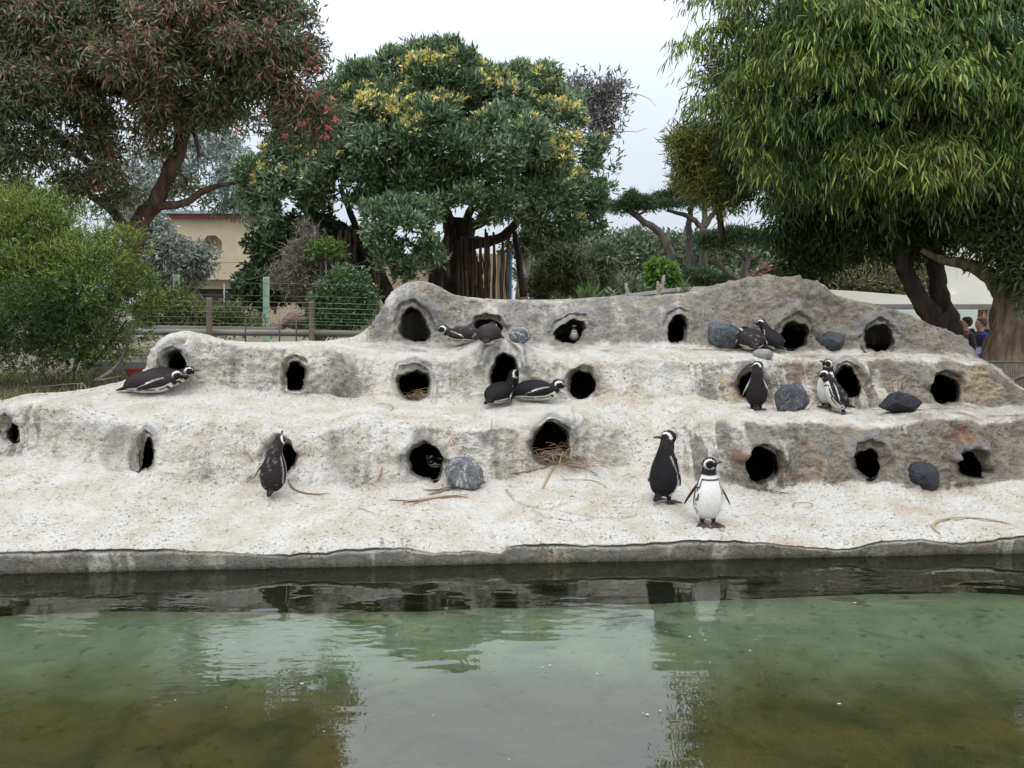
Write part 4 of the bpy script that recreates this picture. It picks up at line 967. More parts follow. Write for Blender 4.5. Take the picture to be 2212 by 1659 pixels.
me = np_mesh('wall', V, [np.array(q), np.array(pent), np.array([[20 + j for j in range(8)]])], stucco, None, False)
w_ = link(bpy.data.objects.new('wall', me)); place(w_, bh)
mb = MB(); box_px(mb, 561, 548, 1096, 720, YH + .02, 10); mb.build('wing_wall', stucco2, bh, False)
mb = MB(); box_px(mb, 320, 474, 344, 720, YH + .03, 10); mb.build('wing_wall', stucco2, bh, False)
mb = MB(); box_px(mb, 345, 605, 424, 720, YH + .45, 6); box_px(mb, 510, 605, 560, 720, YH + .45, 6); box_px(mb, 424.2, 605, 509.8, 624, YH + .47, 6); mb.build('recessed_wall', stucco2, bh, False)
mb = MB(); box_px(mb, 424, 624, 510, 720, YH + 1.0, .2); mb.build('door', doorm, bh, False)
mb = MB(); box_px(mb, 316, 461.5, 590, 471, YH - .25, 1.2); mb.build('fascia', redtrim, bh, False)
mb = MB(); box_px(mb, 312, 455, 596, 461, YH - .45, 12); mb.build('roof', teal, bh, False)
mb = MB(); box_px(mb, 470, 566, 470.8, 605, YH - .02, .03); box_px(mb, 400, 566, 560, 566.5, YH - .012, .03); mb.build('wall_joint', stucco2, bh, False)

# sign banner and pillar at the foot of the domed tree
bl = empty('banner', at(1099, 650, 34), 'narrow sky blue banner standing between trunk and pillar', 'banner')
mb = MB(); box_px(mb, 1094, 540, 1104.5, 646, 34, .04); mb.build('cloth', noisy_mat('blue cloth', (.12, .33, .62), (.17, .40, .68), 2, .7, .2, .1), bl, False)
mb = MB(); box_px(mb, 1104.8, 536, 1106.6, 660, 34, .05); mb.build('pole', mat('steel', (.4, .4, .42), .4, .5, .6), bl, False)
pl_ = empty('pillar', at(1082, 650, 35), 'pale tan pillar beside the blue banner', 'pillar')
mb = MB(); box_px(mb, 1074, 545, 1092, 660, 35, .4); mb.build('shaft', stucco, pl_, False); mb = MB(); box_px(mb, 1072, 540, 1094, 545, 34.97, .46); mb.build('capital', redtrim, pl_, False)
lampm = noisy_mat('painted steel', (.45, .46, .47), (.55, .56, .56), 4, .45, .4, .05)
lm = empty('wall_lamp', at(720, 577, 30), 'small white lamp on a thin horizontal arm among the creepers', 'lamp')
mb = MB(); limb(mb, [(702,577,1.6,30),(740,576,1.4,30),(790,575,1.2,30)], 6, 0, 2); mb.build('arm', lampm, lm)
mb = MB(); limb(mb, [(703,577,.8,29.95),(703,581,1.2,29.95),(703,584,4,29.95)], 8, 0, 2); mb.build('lamp_shade', lampm, lm)

# left fence: brown posts, log rail and wires
postm = noisy_mat('weathered post', (.13, .095, .075), (.19, .15, .125), 5, .9, .1, .5, 24, .01, (1, 1, .2))
railm = noisy_mat('weathered rail', (.155, .14, .12), (.235, .22, .195), 4, .9, .1, .5, 20, .01, (.2, 1, 1))
wirem = mat('steel wire', (.22, .22, .21), .5, .5, .6)
greenp = noisy_mat('pale green paint', (.33, .46, .33), (.40, .53, .40), 4, .6, .3, .1)
darkst = noisy_mat('dark steel', (.06, .055, .05), (.10, .09, .08), 8, .6, .4, .2)
fy = 13.2
fe = empty('wire_fence', at(452, 745, fy), 'low fence of brown posts, wires and a grey log rail on the left', 'fence')
for x, y0, y1, r in ((452, 646, 760, 6.4), (673, 654, 762, 6.2), (821, 676, 770, 2.5)):
    mb = MB(); limb(mb, [(x, y1, r, fy), (x + .3, (y0 + y1) / 2, r, fy), (x, y0 + 1, r, fy), (x, y0, r * .9, fy)], 12, .03, 3); mb.build('post', postm, fe)
mb = MB(); limb(mb, [(230,716,7,fy+.16),(452,718,7,fy+.18),(673,720,7,fy+.18),(860,722,7,fy+.16)], 10, .06, 6); mb.build('log_rail', railm, fe)
mb = MB(); a = at(330, 707, fy + .35); b = at(596, 711, fy + .35)
mb.box(((a[0] + b[0]) / 2, fy + .45, (a[2] + b[2]) / 2), (b[0] - a[0], .28, .05), Matrix.Rotation(-math.atan2(b[2] - a[2], b[0] - a[0]), 4, 'Y')); mb.build('plank', railm, fe, False)
for y in (650, 661, 672, 684, 697, 708):
    mb = MB(); limb(mb, [(230,y-2,.36,fy-.06),(452,y+1,.36,fy-.09),(673,y+4,.36,fy-.09),(840,y+9,.36,fy-.06)], 5, 0, 2); mb.build('wire', wirem, fe)
for x in (530, 604, 640):
    mb = MB(); limb(mb, [(x,690,1.6,fy-.12),(x,745,1.6,fy-.12)], 6, 0, 2); mb.build('steel_stake', darkst, fe)
gy = 17.0
ge = empty('cable_fence', at(575, 740, gy), 'taller fence of pale green steel posts with cables behind the log rail', 'fence')
for x, y0 in ((381, 598), (575, 603)):
    mb = MB(); limb(mb, [(x,760,6.8,gy),(x,700,6.8,gy),(x,y0+2,6.8,gy),(x,y0+.6,6.8,gy)], 14, 0, 2); p_ = mb.build('post', greenp, ge)
    mb = MB(); limb(mb, [(x,y0+.4,7.3,gy),(x,y0-1.2,6.6,gy),(x,y0-1.8,3,gy)], 14, 0, 1); place(mb.build('cap', greenp), ge)
for y in (609, 636, 662, 690):
    mb = MB(); limb(mb, [(200,y-4,.42,gy-.08),(381,y,.42,gy-.08),(575,y+3,.42,gy-.08),(800,y+7,.42,gy-.08)], 5, 0, 2); mb.build('cable', wirem, ge)
mb = MB(); limb(mb, [(484,612,1.7,gy-.05),(484,720,1.7,gy-.05)], 6, 0, 1); mb.build('steel_stake', lampm, ge)
def lattice(mb, x0, y0, x1, y1, Y, nx, ny, r):
    for i in range(nx + 1):
        x = x0 + (x1 - x0) * i / nx; limb(mb, [(x,y0,r,Y),(x,y1,r,Y)], 4, 0, 1)
    for j in range(ny + 1):
        y = y0 + (y1 - y0) * j / ny; limb(mb, [(x0,y,r,Y+.01),(x1,y,r,Y+.01)], 4, 0, 1)
mf = empty('mesh_fence', at(270, 815, 11.6), 'low black mesh fence under the left bush', 'fence')
mb = MB(); lattice(mb, 190, 772, 345, 815, 11.6, 38, 11, .32); mb.build('mesh_panel', darkst, mf, kind='stuff')
mb = MB(); limb(mb, [(190,771,1.5,11.6),(345,766,1.5,11.6)], 6, 0, 1); mb.build('top_rail', darkst, mf)
bo = empty('plank_border', at(260, 800, 12.2), 'grey plank border behind the black mesh under the bush', 'border')
mb = MB(); box_px(mb, 180, 782, 360, 806, 12.2, .08); mb.build('plank', railm, bo, False)
fr_ = empty('mesh_fence', at(2200, 835, 11.2), 'black railed wire mesh fence at the right edge', 'fence')
mb = MB(); limb(mb, [(2095,781,2.2,11.2),(2200,782,2.2,11.2),(2420,784,2.2,11.2)], 8, 0, 2); mb.build('top_rail', darkst, fr_)
mb = MB(); lattice(mb, 2100, 786, 2400, 872, 11.2, 60, 17, .3); mb.build('mesh_panel', wirem, fr_, kind='stuff')
mb = MB(); limb(mb, [(2128,840,4,10.9),(2165,828,4,10.9),(2212,812,5,10.9),(2290,790,6,10.9)], 8, .1, 4); mb.build('handrail', darkst, fr_)
kb = np_obj
cur = MB(); cur.box((-7.6, 8.9, .98), (4.2, .5, .16)); cur.build('kerb', noisy_mat('pale concrete', (.40, .38, .33), (.48, .46, .40), 5, .9, .1, .3), None, False, kind='structure')
tb = empty('plastic_tub', at(300, 812, 11.0), 'orange red plastic tub half hidden under the left bush', 'tub')
tubm = mat('orange plastic', (.50, .10, .045), .45, .4)
mb = MB(); c = at(300, 803, 11.0); s_ = 11 / FPX
for z0, z1, w0, w1 in ((-8, 6, 12, 15), ):
    P_ = []
    for z, w in ((z0, w0), (z1, w1), (z1, w1 - 1.4), (z0 + 2, w0 - 1.4)):
        P_.append([[c[0] + sx * w * s_ * 1.5, c[1] + sy * w * s_, c[2] + z * s_] for sx, sy in ((-1, -1), (1, -1), (1, 1), (-1, 1))])
    mb.add(np.array(P_).reshape(-1, 3), [[r * 4 + j, r * 4 + (j + 1) % 4, (r + 1) * 4 + (j + 1) % 4, (r + 1) * 4 + j] for r in range(3) for j in range(4)] + [[12, 13, 14, 15], [3, 2, 1, 0]])
mb.build('shell', tubm, tb, False)
mb = MB(); mb.box((c[0], c[1], c[2] + 6.4 * s_), (47 * s_, 1.2 * s_, 1.4 * s_)); mb.box((c[0], c[1] - 15 * s_, c[2] + 6.4 * s_), (47 * s_, 1.2 * s_, 1.4 * s_)); mb.build('rim', tubm, tb, False)
sk = empty('stake', at(176, 848, 9.5), 'short wooden stakes joined by string on the left bank', 'stake')
mb = MB(); limb(mb, [(175,855,2.2,9.5),(176,826,2,9.5)], 6, .1, 2); mb.build('peg', postm, sk); mb = MB(); limb(mb, [(168,850,1.5,9.5),(168,830,1.4,9.5)], 6, .1, 2); mb.build('peg', postm, sk)
mb = MB(); limb(mb, [(60,838,.4,9.8),(120,832,.4,9.6),(172,828,.4,9.5),(182,832,.6,9.5),(190,846,.6,9.5),(195,850,.6,9.5)], 5, 0, 4); mb.build('string', lampm, sk)

# white building on the right
creamw = noisy_mat('cream render', (.66, .64, .56), (.72, .70, .62), .8, .8, .2, .1)
paleg = noisy_mat('pale green wall', (.52, .58, .50), (.58, .63, .55), .6, .8, .2, .08)
beamm = noisy_mat('grey timber', (.16, .145, .14), (.24, .22, .215), 4, .85, .1, .4, 16, .01, (.2, 1, 1))
woodm = noisy_mat('orange timber', (.34, .20, .11), (.44, .27, .155), 3, .7, .2, .3, 14, .01, (.2, 1, 1))
YW = 22.0
wh = empty('white_building', at(2100, 760, YW), 'cream white building with dipping parapet and grey timber beam on the right', 'building')
top = [(1780,625),(1850,629),(1900,633),(1950,637),(1990,639),(2030,637),(2074,633)]
F_ = [at(x, y, YW) for x, y in top]; B_ = [at(x, 657, YW) for x, y in top]
V = np.array(F_ + B_ + [p + np.array([0, .5, 0]) for p in F_] + [p + np.array([0, .5, 0]) for p in B_]); n = len(top)
q = [[j, j + n, j + n + 1, j + 1] for j in range(n - 1)] + [[j, j + 1, j + 1 + 2 * n, j + 2 * n] for j in range(n - 1)] + [[j + 2 * n, j + 2 * n + 1, j + 3 * n + 1, j + 3 * n] for j in range(n - 1)] + [[j + n, j + 3 * n, j + 3 * n + 1, j + n + 1] for j in range(n - 1)]
o = np_obj('parapet', V, np.array(q), creamw, None, None, False); place(o, wh)
mb = MB(); box_px(mb, 2074.5, 505, 2450, 657, YW + .01, .7); mb.build('tower_wall', creamw, wh, False)
mb = MB(); box_px(mb, 1900, 657.3, 2450, 668.5, YW - .12, .5); mb.build('beam', beamm, wh, False)
mb = MB(); box_px(mb, 1850, 669, 2450, 800, YW + 3.5, .3); mb.build('back_wall', paleg, wh, False)
mb = MB(); box_px(mb, 2124, 669, 2132, 800, YW - .05, .25); mb.build('post', woodm, wh, False)
mb = MB(); box_px(mb, 2133, 669, 2146, 800, YW - .1, .3); mb.build('post', beamm, wh, False)
mb = MB()
for ax_, ay_, r_ in ((2092,520,7),(2102,523,6),(2112,518,5),(2130,548,5),(2140,552,6),(2125,560,4),(2085,528,4)):
    c = at(ax_, ay_, YW - .02); a_ = np.linspace(0, 2 * np.pi, 10, endpoint=False); rr = r_ * YW / FPX * (1 + .25 * np.sin(a_ * 5))
    V = np.concatenate([[c], c + np.stack([np.cos(a_) * rr, 0 * a_, np.sin(a_) * rr * .7], -1)]); mb.add(V, [], [[0, 1 + (j + 1) % 10, 1 + j] for j in range(10)])
mb.build('painted_motif', noisy_mat('red paint', (.55, .07, .06), (.45, .05, .05), 6, .6, .3, .05), wh, False, kind='stuff')
pb_ = empty('planter_box', at(2190, 775, 18), 'orange timber planter box behind the furrowed trunk', 'planter')
for j, (y0, y1) in enumerate(((743, 751.4), (752, 760.4), (761, 769.4), (770, 779))):
    mb = MB(); box_px(mb, 2130, y0, 2330, y1, 18 + .006 * (j % 2), 1.0); mb.build('plank', woodm, pb_, False)
simple_tree('planter_herb', 'small pale green plants growing in the timber planter', None, [(2180,738,16,8,18.4),(2205,736,16,9,18.4)], 60, 7, .1, .03, [(.16,.2,.09)], [1], bark_grey, (2190,745), 18.4, 801, .6, .6, cat='plant')
lc = empty('low_roof', at(1430, 650, 17), 'long low roof edge with grey and white coping beyond the mound', 'roof')
def strip(name, pts, th, Y, d, m_):
    F_ = [at(x, y, Y) for x, y in pts]; B_ = [at(x, y + th, Y) for x, y in pts]; n = len(pts)
    V = np.array(F_ + B_ + [p + np.array([0, d, 0]) for p in F_] + [p + np.array([0, d, 0]) for p in B_])
    q = [[j, j + n, j + n + 1, j + 1] for j in range(n - 1)] + [[j, j + 1, j + 1 + 2 * n, j + 2 * n] for j in range(n - 1)]
    place(np_obj(name, V, np.array(q), m_, None, None, False), lc)
strip('grey_coping', [(1290,645),(1380,632),(1461,622)], 7, 17, .5, noisy_mat('grey metal coping', (.36, .37, .38), (.44, .45, .46), 3, .5, .4, .05))
strip('white_coping', [(1461.5,621),(1500,619),(1560,618)], 9, 16.98, .5, creamw)
strip('wall', [(1290,653),(1380,640),(1461,630),(1560,628)], 40, 17.05, .4, stucco2)

# ================================================================== BOULDERS
def boulder(name, label, px, py, w, h, mt, seed, rough=.28, cat='rock', group=None, Y=None, depth=.85, sides=1.0, sharp=0.0):
    p = hit(px, py) if Y is None else at(px, py, Y)
    k = (p[1] + .1) / FPX
    bm = bmesh.new(); bmesh.ops.create_icosphere(bm, subdivisions=5 if w > 55 else 4, radius=1)
    V = np.array([v.co[:] for v in bm.verts]); F = np.array([[v.index for v in f.verts] for f in bm.faces]); bm.free()
    u = V.copy(); off = seed * 7.7
    r = 1 + rough * fbm(u * 1.1 + off, 2, seed) + rough * .35 * fbm(u * 3.2 + off, 3, seed + 5) + .11 * fbm(u * 8 + off, 3, seed + 6)
    if sharp:      # planar broken faces
        g = np.random.default_rng(seed)
        for _ in range(16):
            nrm = unit(g.normal(size=3)); lim = .58 + .3 * g.random(); d = (u * r[:, None]) @ nrm
            r = np.where(d > lim, r * (lim / np.maximum(d, 1e-6)) ** sharp, r)
    V = u * r[:, None]; V = V / (V.max(0) - V.min(0)) * 2; V = V - (V.max(0) + V.min(0)) / 2; V = V * np.array([w / 2, w / 2 * depth, h / 2]) * k * 1.06
    V[:, 2] = np.maximum(V[:, 2], -h * .46 * k) + h * .46 * k - .012
    o = np_obj(name, V + p + np.array([0, w * .32 * k, 0]), F, mt, None, None, True, label=label, category=cat, group=group)
    return o
def lava(name, c1, c2, c3, sc=9, white=.0):
    m = mat(name, c1, .75, .35); t = NT(m); v = t.coord()
    n = t.noise(sc, 6, v, .7); c = t.mix(t.ramp(n, .35, .65), c1, c2)
    c = t.mix(t.ramp(t.noise(sc * 3.2, 4, v, .7), .54, .68, 0, .9), c, c3)
    if white:
        vn = t.math('ABSOLUTE', t.math('SUBTRACT', t.noise(sc * .4, 4, v, .6, 1.2), .5))
        c = t.mix(t.ramp(vn, .0, .022, white, 0), c, (.50, .50, .49)); c = t.mix(t.ramp(t.noise(sc * 4, 3, v), .62, .7, 0, white * .6), c, (.40, .40, .39))
    t.color(c); t.bump(t.noise(sc * 2.2, 6, v, .7), 1.0, .03); return m
lv1 = lava('grey stone', (.095, .097, .10), (.175, .176, .18), (.05, .05, .055), 10, .8)
lv2 = lava('blue grey lava', (.046, .049, .056), (.112, .118, .13), (.018, .019, .021), 16, .25)
lv3 = lava('black lava', (.016, .017, .020), (.040, .042, .048), (.085, .088, .098), 20)
lv4 = lava('dark basalt', (.034, .036, .042), (.068, .070, .078), (.02, .02, .023), 9)
boulder('boulder', 'pale veined grey boulder beside the burrow on the lowest ledge', 1003, 1056, 80, 70, lv1, 3, .14, sharp=.9)
boulder('boulder', 'small grey stone beside two resting penguins on the top ledge', 1124, 742, 46, 38, lv1, 4, .2, sharp=.7)
boulder('boulder', 'blue grey rough lava boulder left of the two penguins on the top ledge', 1570, 756, 70, 62, lv2, 5, .3, sharp=.8)
boulder('boulder', 'dark oval basalt boulder between the last two burrows of the top ledge', 1800, 762, 70, 48, lv4, 6, .2, sharp=.8)
boulder('boulder', 'dark pointed lava boulder between the standing penguins', 1713, 889, 70, 66, lv2, 17, .3, sharp=1.0)
boulder('boulder', 'black craggy low lava boulder near the right burrow of the middle ledge', 1957, 893, 78, 50, lv3, 31, .3, sharp=.9)
boulder('boulder', 'black porous round boulder on the lowest ledge at right', 2004, 1064, 80, 66, lv3, 9, .2, sharp=.4)
boulder('stone', 'smooth grey stone set in the ledge edge above a burrow', 1652, 776, 42, 24, noisy_mat('set stone', (.20, .19, .185), (.28, .27, .26), 6, .85, .2, .4), 10, .12, 'stone')
redrock = lava('red brown rock', (.14, .085, .07), (.24, .16, .135), (.08, .05, .045), 5)
for i, (x, y, w, h, lab) in enumerate([(640,712,74,42,'largest red brown rock behind the log rail'),(590,716,46,20,'flat red brown rock left of the largest one'),(690,716,40,26,'red brown rock just right of the largest one'),(545,705,36,26,'dark grey rock left of the green post')]):
    boulder('rock', lab, x, y, w, h, redrock if i < 3 else lv4, 20 + i, .25, 'rock', 'rocks behind the log rail', 19.5, .8, sharp=.6)

# ================================================================== NESTS AND STALKS
strawm = attr_mat('dry straw', .8, .1, .1, None, .25)
straw_c = [(.26, .18, .10), (.34, .25, .15), (.19, .125, .07), (.42, .33, .21)]
def ribbon_on_ground(pts, w, lift=.012):
    """a stalk lying on the rock through pixels; returns verts, quads (a bent flat blade with thickness)"""
    W_ = smooth_pts([hit(x, y) + np.array([0, 0, lift]) for x, y in pts], 5)
    return W_
def stalk(label, pts, r=.006, name='straw_stalk', col=0, lift=.012, flat=.5, group='dry stalks lying on the rock'):
    mb = MB(); W_ = ribbon_on_ground(pts, r, lift); n = len(W_)
    mb.tube(W_, r * np.sin(np.linspace(.25, np.pi - .08, n)) ** .5, 5, True, .1, flat)
    c = np.tile(straw_c[col], (mb.n, 1)); o = mb.build(name, strawm, None, label=label, category='stalk', group=group)
    at_ = o.data.attributes.new('col', 'FLOAT_COLOR', 'POINT'); at_.data.foreach_set('color', np.concatenate([c, np.ones((mb.n, 1))], 1).astype(np.float32).ravel())
stalk('longest flat bundle blade below the veined boulder', [(870,1086),(910,1082),(950,1076),(985,1074),(1013,1076)], .016, col=1)
stalk('upper thin blade of the bundle below the veined boulder', [(840,1082),(890,1083),(940,1076),(1012,1070)], .011, col=0)
stalk('short blade of the bundle bending down left', [(885,1094),(915,1083),(960,1073)], .009, col=0)
stalk('blade pointing left from under the veined boulder', [(915,1060),(945,1060),(970,1054)], .011, col=2)
stalk('darker blade sticking out under the veined boulder', [(925,1070),(955,1062),(985,1052)], .013, col=0)
stalk('short stub of dry leaf right of the veined boulder', [(1030,1030),(1040,1038),(1050,1045)], .014, col=2)
stalk('long blade leaving the nest towards the left', [(1100,1025),(1140,1020),(1180,1010),(1205,1000)], .012, col=0)
stalk('bent blade hanging straight down from the nest', [(1172,1057),(1180,1040),(1190,1020),(1200,1008)], .014, col=1)
stalk('arched thin stem right of the nest', [(1215,1038),(1260,1038),(1290,1043),(1308,1052),(1306,1056)], .006, col=0)
stalk('thin stem reaching right from the nest', [(1205,1005),(1250,1012),(1285,1024),(1290,1030)], .008, col=0)
stalk('thin curled stem on the middle ledge left of the dome burrow', [(812,873),(840,876),(850,884),(842,890)], .006, col=0)
stalk('thin pale twig left of the blade bundle', [(770,1098),(795,1106),(812,1112)], .005, col=1)
stalk('dark curved stem trailing beside the stretching penguin', [(620,1030),(627,1050),(645,1064),(680,1070),(712,1068)], .009, col=2)
stalk('thin stalk bundle lying below a burrow on the right', [(1615,1052),(1650,1058),(1690,1066),(1712,1068)], .009, col=2)
stalk('curved twig on the slab right of the front penguin', [(1712,1098),(1716,1090),(1745,1088),(1755,1094),(1735,1100)], .006, col=0)
stalk('long thin reddish stem along the top ledge', [(1478,756),(1530,757),(1580,758),(1622,756)], .008, col=0)
stalk('small dry blade left of the veined boulder burrow', [(815,1046),(822,1030),(826,1012)], .010, col=0, lift=.03)
stalk('long thin dark stem lying on the middle ledge at right', [(1880,887),(1940,888),(2000,886),(2040,882)], .006, col=2)
stalk('large hooked palm stem with a barbed tip at the right', [(2030,1155),(2018,1145),(2020,1132),(2050,1122),(2100,1121),(2150,1127),(2190,1136)], .014, name='palm_stem', col=1, group=None)
def nest(label, cx, cy, rx, ry, n, Y0, seed, hgt=.08):
    g = np.random.default_rng(seed); c = hit(cx, cy); k = c[1] / FPX; t_ = empty('nest', c, label, 'nest'); c = c + np.array([0, Y0, 0])
    mb = MB(); cols = []
    for i in range(n):
        a = g.uniform(0, 2 * np.pi); L = g.uniform(.08, .26); p = c + np.array([g.normal() * rx * .5 * k, g.normal() * .07, abs(g.normal()) * ry * k * .45 + .012])
        d = unit(np.array([math.cos(a) * 1.3, math.sin(a) * .7, g.normal() * .28])); b = np.array([0, 0, -g.uniform(0, .06)])
        if g.random() < .33: p += np.array([rx * k * g.uniform(.2, 1.3), -.10, -.05]); d = unit(np.array([1, -.5, -.25]) + .3 * g.normal(size=3))
        pts = np.array([p - d * L / 2 + b, p, p + d * L / 2 + b * g.random()]); pts[:, 2] = np.maximum(pts[:, 2], c[2] - .03)
        n0 = mb.n; mb.tube(smooth_pts(pts, 3), g.uniform(.0016, .004), 4, False, 0, .5); cols += [straw_c[g.integers(4)]] * (mb.n - n0)
    o = mb.build('straw', strawm, t_, kind='stuff')
    at_ = o.data.attributes.new('col', 'FLOAT_COLOR', 'POINT'); at_.data.foreach_set('color', np.concatenate([np.array(cols), np.ones((mb.n, 1))], 1).astype(np.float32).ravel())
nest('spilling brown straw nest in the centre burrow of the lowest row', 1204, 996, 58, 30, 230, .03, 5)
nest('dark twig nest inside a burrow of the middle row', 897, 862, 26, 18, 80, .12, 6)

# ================================================================== PENGUINS AND PEOPLE
def loft(C, rl, rd, V, Lt, n=28):
    """rings along C; rl along Lt, rd along V; returns verts, quads, tris, (s, phi)"""
    m = len(C); ph = np.linspace(0, 2 * np.pi, n, endpoint=False)
    P = C[:, None] + V[:, None] * (rd[:, None] * np.cos(ph))[..., None] + Lt[:, None] * (rl[:, None] * np.sin(ph))[..., None]
    q = [[a * n + j, a * n + (j + 1) % n, (a + 1) * n + (j + 1) % n, (a + 1) * n + j] for a in range(m - 1) for j in range(n)]
    v = np.concatenate([P.reshape(-1, 3), C[:1], C[-1:]])
    t_ = [[m * n, (j + 1) % n, j] for j in range(n)] + [[m * n + 1, (m - 1) * n + j, (m - 1) * n + (j + 1) % n] for j in range(n)]
    s = np.linspace(0, 1, m); sp = np.stack([np.repeat(s, n), np.tile(ph, m)], -1); sp = np.concatenate([sp, [[0, 0]], [[1, 0]]])
    return v, q, t_, sp
def fuse(parts, voxel, smooth=4):
    """one continuous skin from overlapping closed pieces; colours carried over from the pieces"""
    mb = MB(); cols = []
    for v, q, t_, c in parts: mb.add(v, q, t_); cols.append(c)
    cols = np.concatenate(cols); src = np.concatenate(mb.v)
    fs = ([np.concatenate(mb.f4)] if mb.f4 else []) + ([np.concatenate(mb.f3)] if mb.f3 else [])
    me = np_mesh('tmp', src, fs); o = bpy.data.objects.new('tmp', me); COL.objects.link(o)
    md = o.modifiers.new('r', 'REMESH'); md.mode = 'VOXEL'; md.voxel_size = voxel; md.use_smooth_shade = True
    if smooth: sm = o.modifiers.new('s', 'SMOOTH'); sm.iterations = smooth; sm.factor = .5
    dg = bpy.context.evaluated_depsgraph_get(); dg.update()
    out = bpy.data.meshes.new_from_object(o.evaluated_get(dg))
    n = len(out.vertices); co = np.zeros(n * 3, np.float32); out.vertices.foreach_get('co', co); co = co.reshape(-1, 3)
    kd = KDTree(len(src))
    for i, p in enumerate(src): kd.insert(p, i)
    kd.balance()
    c = np.zeros((n, 4), np.float32); c[:, 3] = 1
    for i in range(n):
        rs = kd.find_n(co[i], 3); w = np.array([1 / (r[2] + 1e-4) ** 2 for r in rs]); c[i, :3] = (cols[[r[1] for r in rs]] * w[:, None]).sum(0) / w.sum()
    for a in list(out.attributes):
        if a.name == 'col': out.attributes.remove(a)
    a_ = out.attributes.new('col', 'FLOAT_COLOR', 'POINT'); a_.data.foreach_set('color', c.ravel())
    bpy.data.objects.remove(o)
    return out
feather_m = attr_mat('penguin feather', .62, .12, 0, (95, .5, .006), 0)
_t = NT(feather_m); _c = _t.attr().outputs['Color']; _k = _t.ramp(_t.noise(58, 4, _t.coord(), .65), .3, .72, .62, 1.5)  # noise on the dark plumage colour paints in a varying feather sheen
_m = _t.n('ShaderNodeVectorMath', operation='SCALE'); _t.l(_c, _m.inputs[0]); _t.l(_k, _m.inputs['Scale'])
_w = _t.n('ShaderNodeSeparateColor'); _t.l(_c, _w.inputs[0])
_t.color(_t.mix(_t.ramp(_w.outputs[1], .1, .3), _m.outputs[0], _t.mix(_t.ramp(_t.noise(24, 3, _t.coord()), .45, .75, 0, .35), _c, (.42, .38, .30))))
beak_m = noisy_mat('penguin beak', (.03, .028, .03), (.06, .057, .06), 30, .4, .5, .1)
foot_m = noisy_mat('penguin foot', (.025, .02, .022), (.085, .055, .06), 38, .6, .3, .3)
eye_m = mat('penguin eye', (.02, .012, .01), .15, .6)
band_m = mat('flipper band', (.55, .55, .57), .35, .6, .7)
WHITE = np.array([.66, .64, .59]); BLACK = np.array([.011, .010, .011]); BROWN = np.array([.025, .018, .0175])
STAND = [(-.045,.060,.050,.040),(-.034,.090,.092,.080),(-.014,.145,.120,.110),(.002,.215,.127,.118),(.008,.285,.121,.112),(.006,.350,.103,.097),(.002,.405,.082,.080),(.002,.448,.068,.068),(.006,.488,.060,.061),(.012,.528,.056,.058)]
LIE = [(-.215,.055,.034,.028),(-.17,.080,.082,.064),(-.10,.104,.122,.098),(-.01,.114,.136,.112),(.08,.114,.130,.110),(.155,.113,.106,.098),(.205,.122,.080,.078),(.240,.138,.064,.065),(.265,.155,.058,.060),(.285,.168,.055,.058)]
SIT = [(-.15,.050,.040,.035),(-.12,.085,.095,.078),(-.06,.12,.132,.108),(.01,.155,.134,.112),(.06,.19,.118,.104),(.095,.23,.095,.088),(.115,.27,.072,.072),(.125,.30,.060,.062),(.132,.33,.056,.058),(.140,.35,.054,.056)]
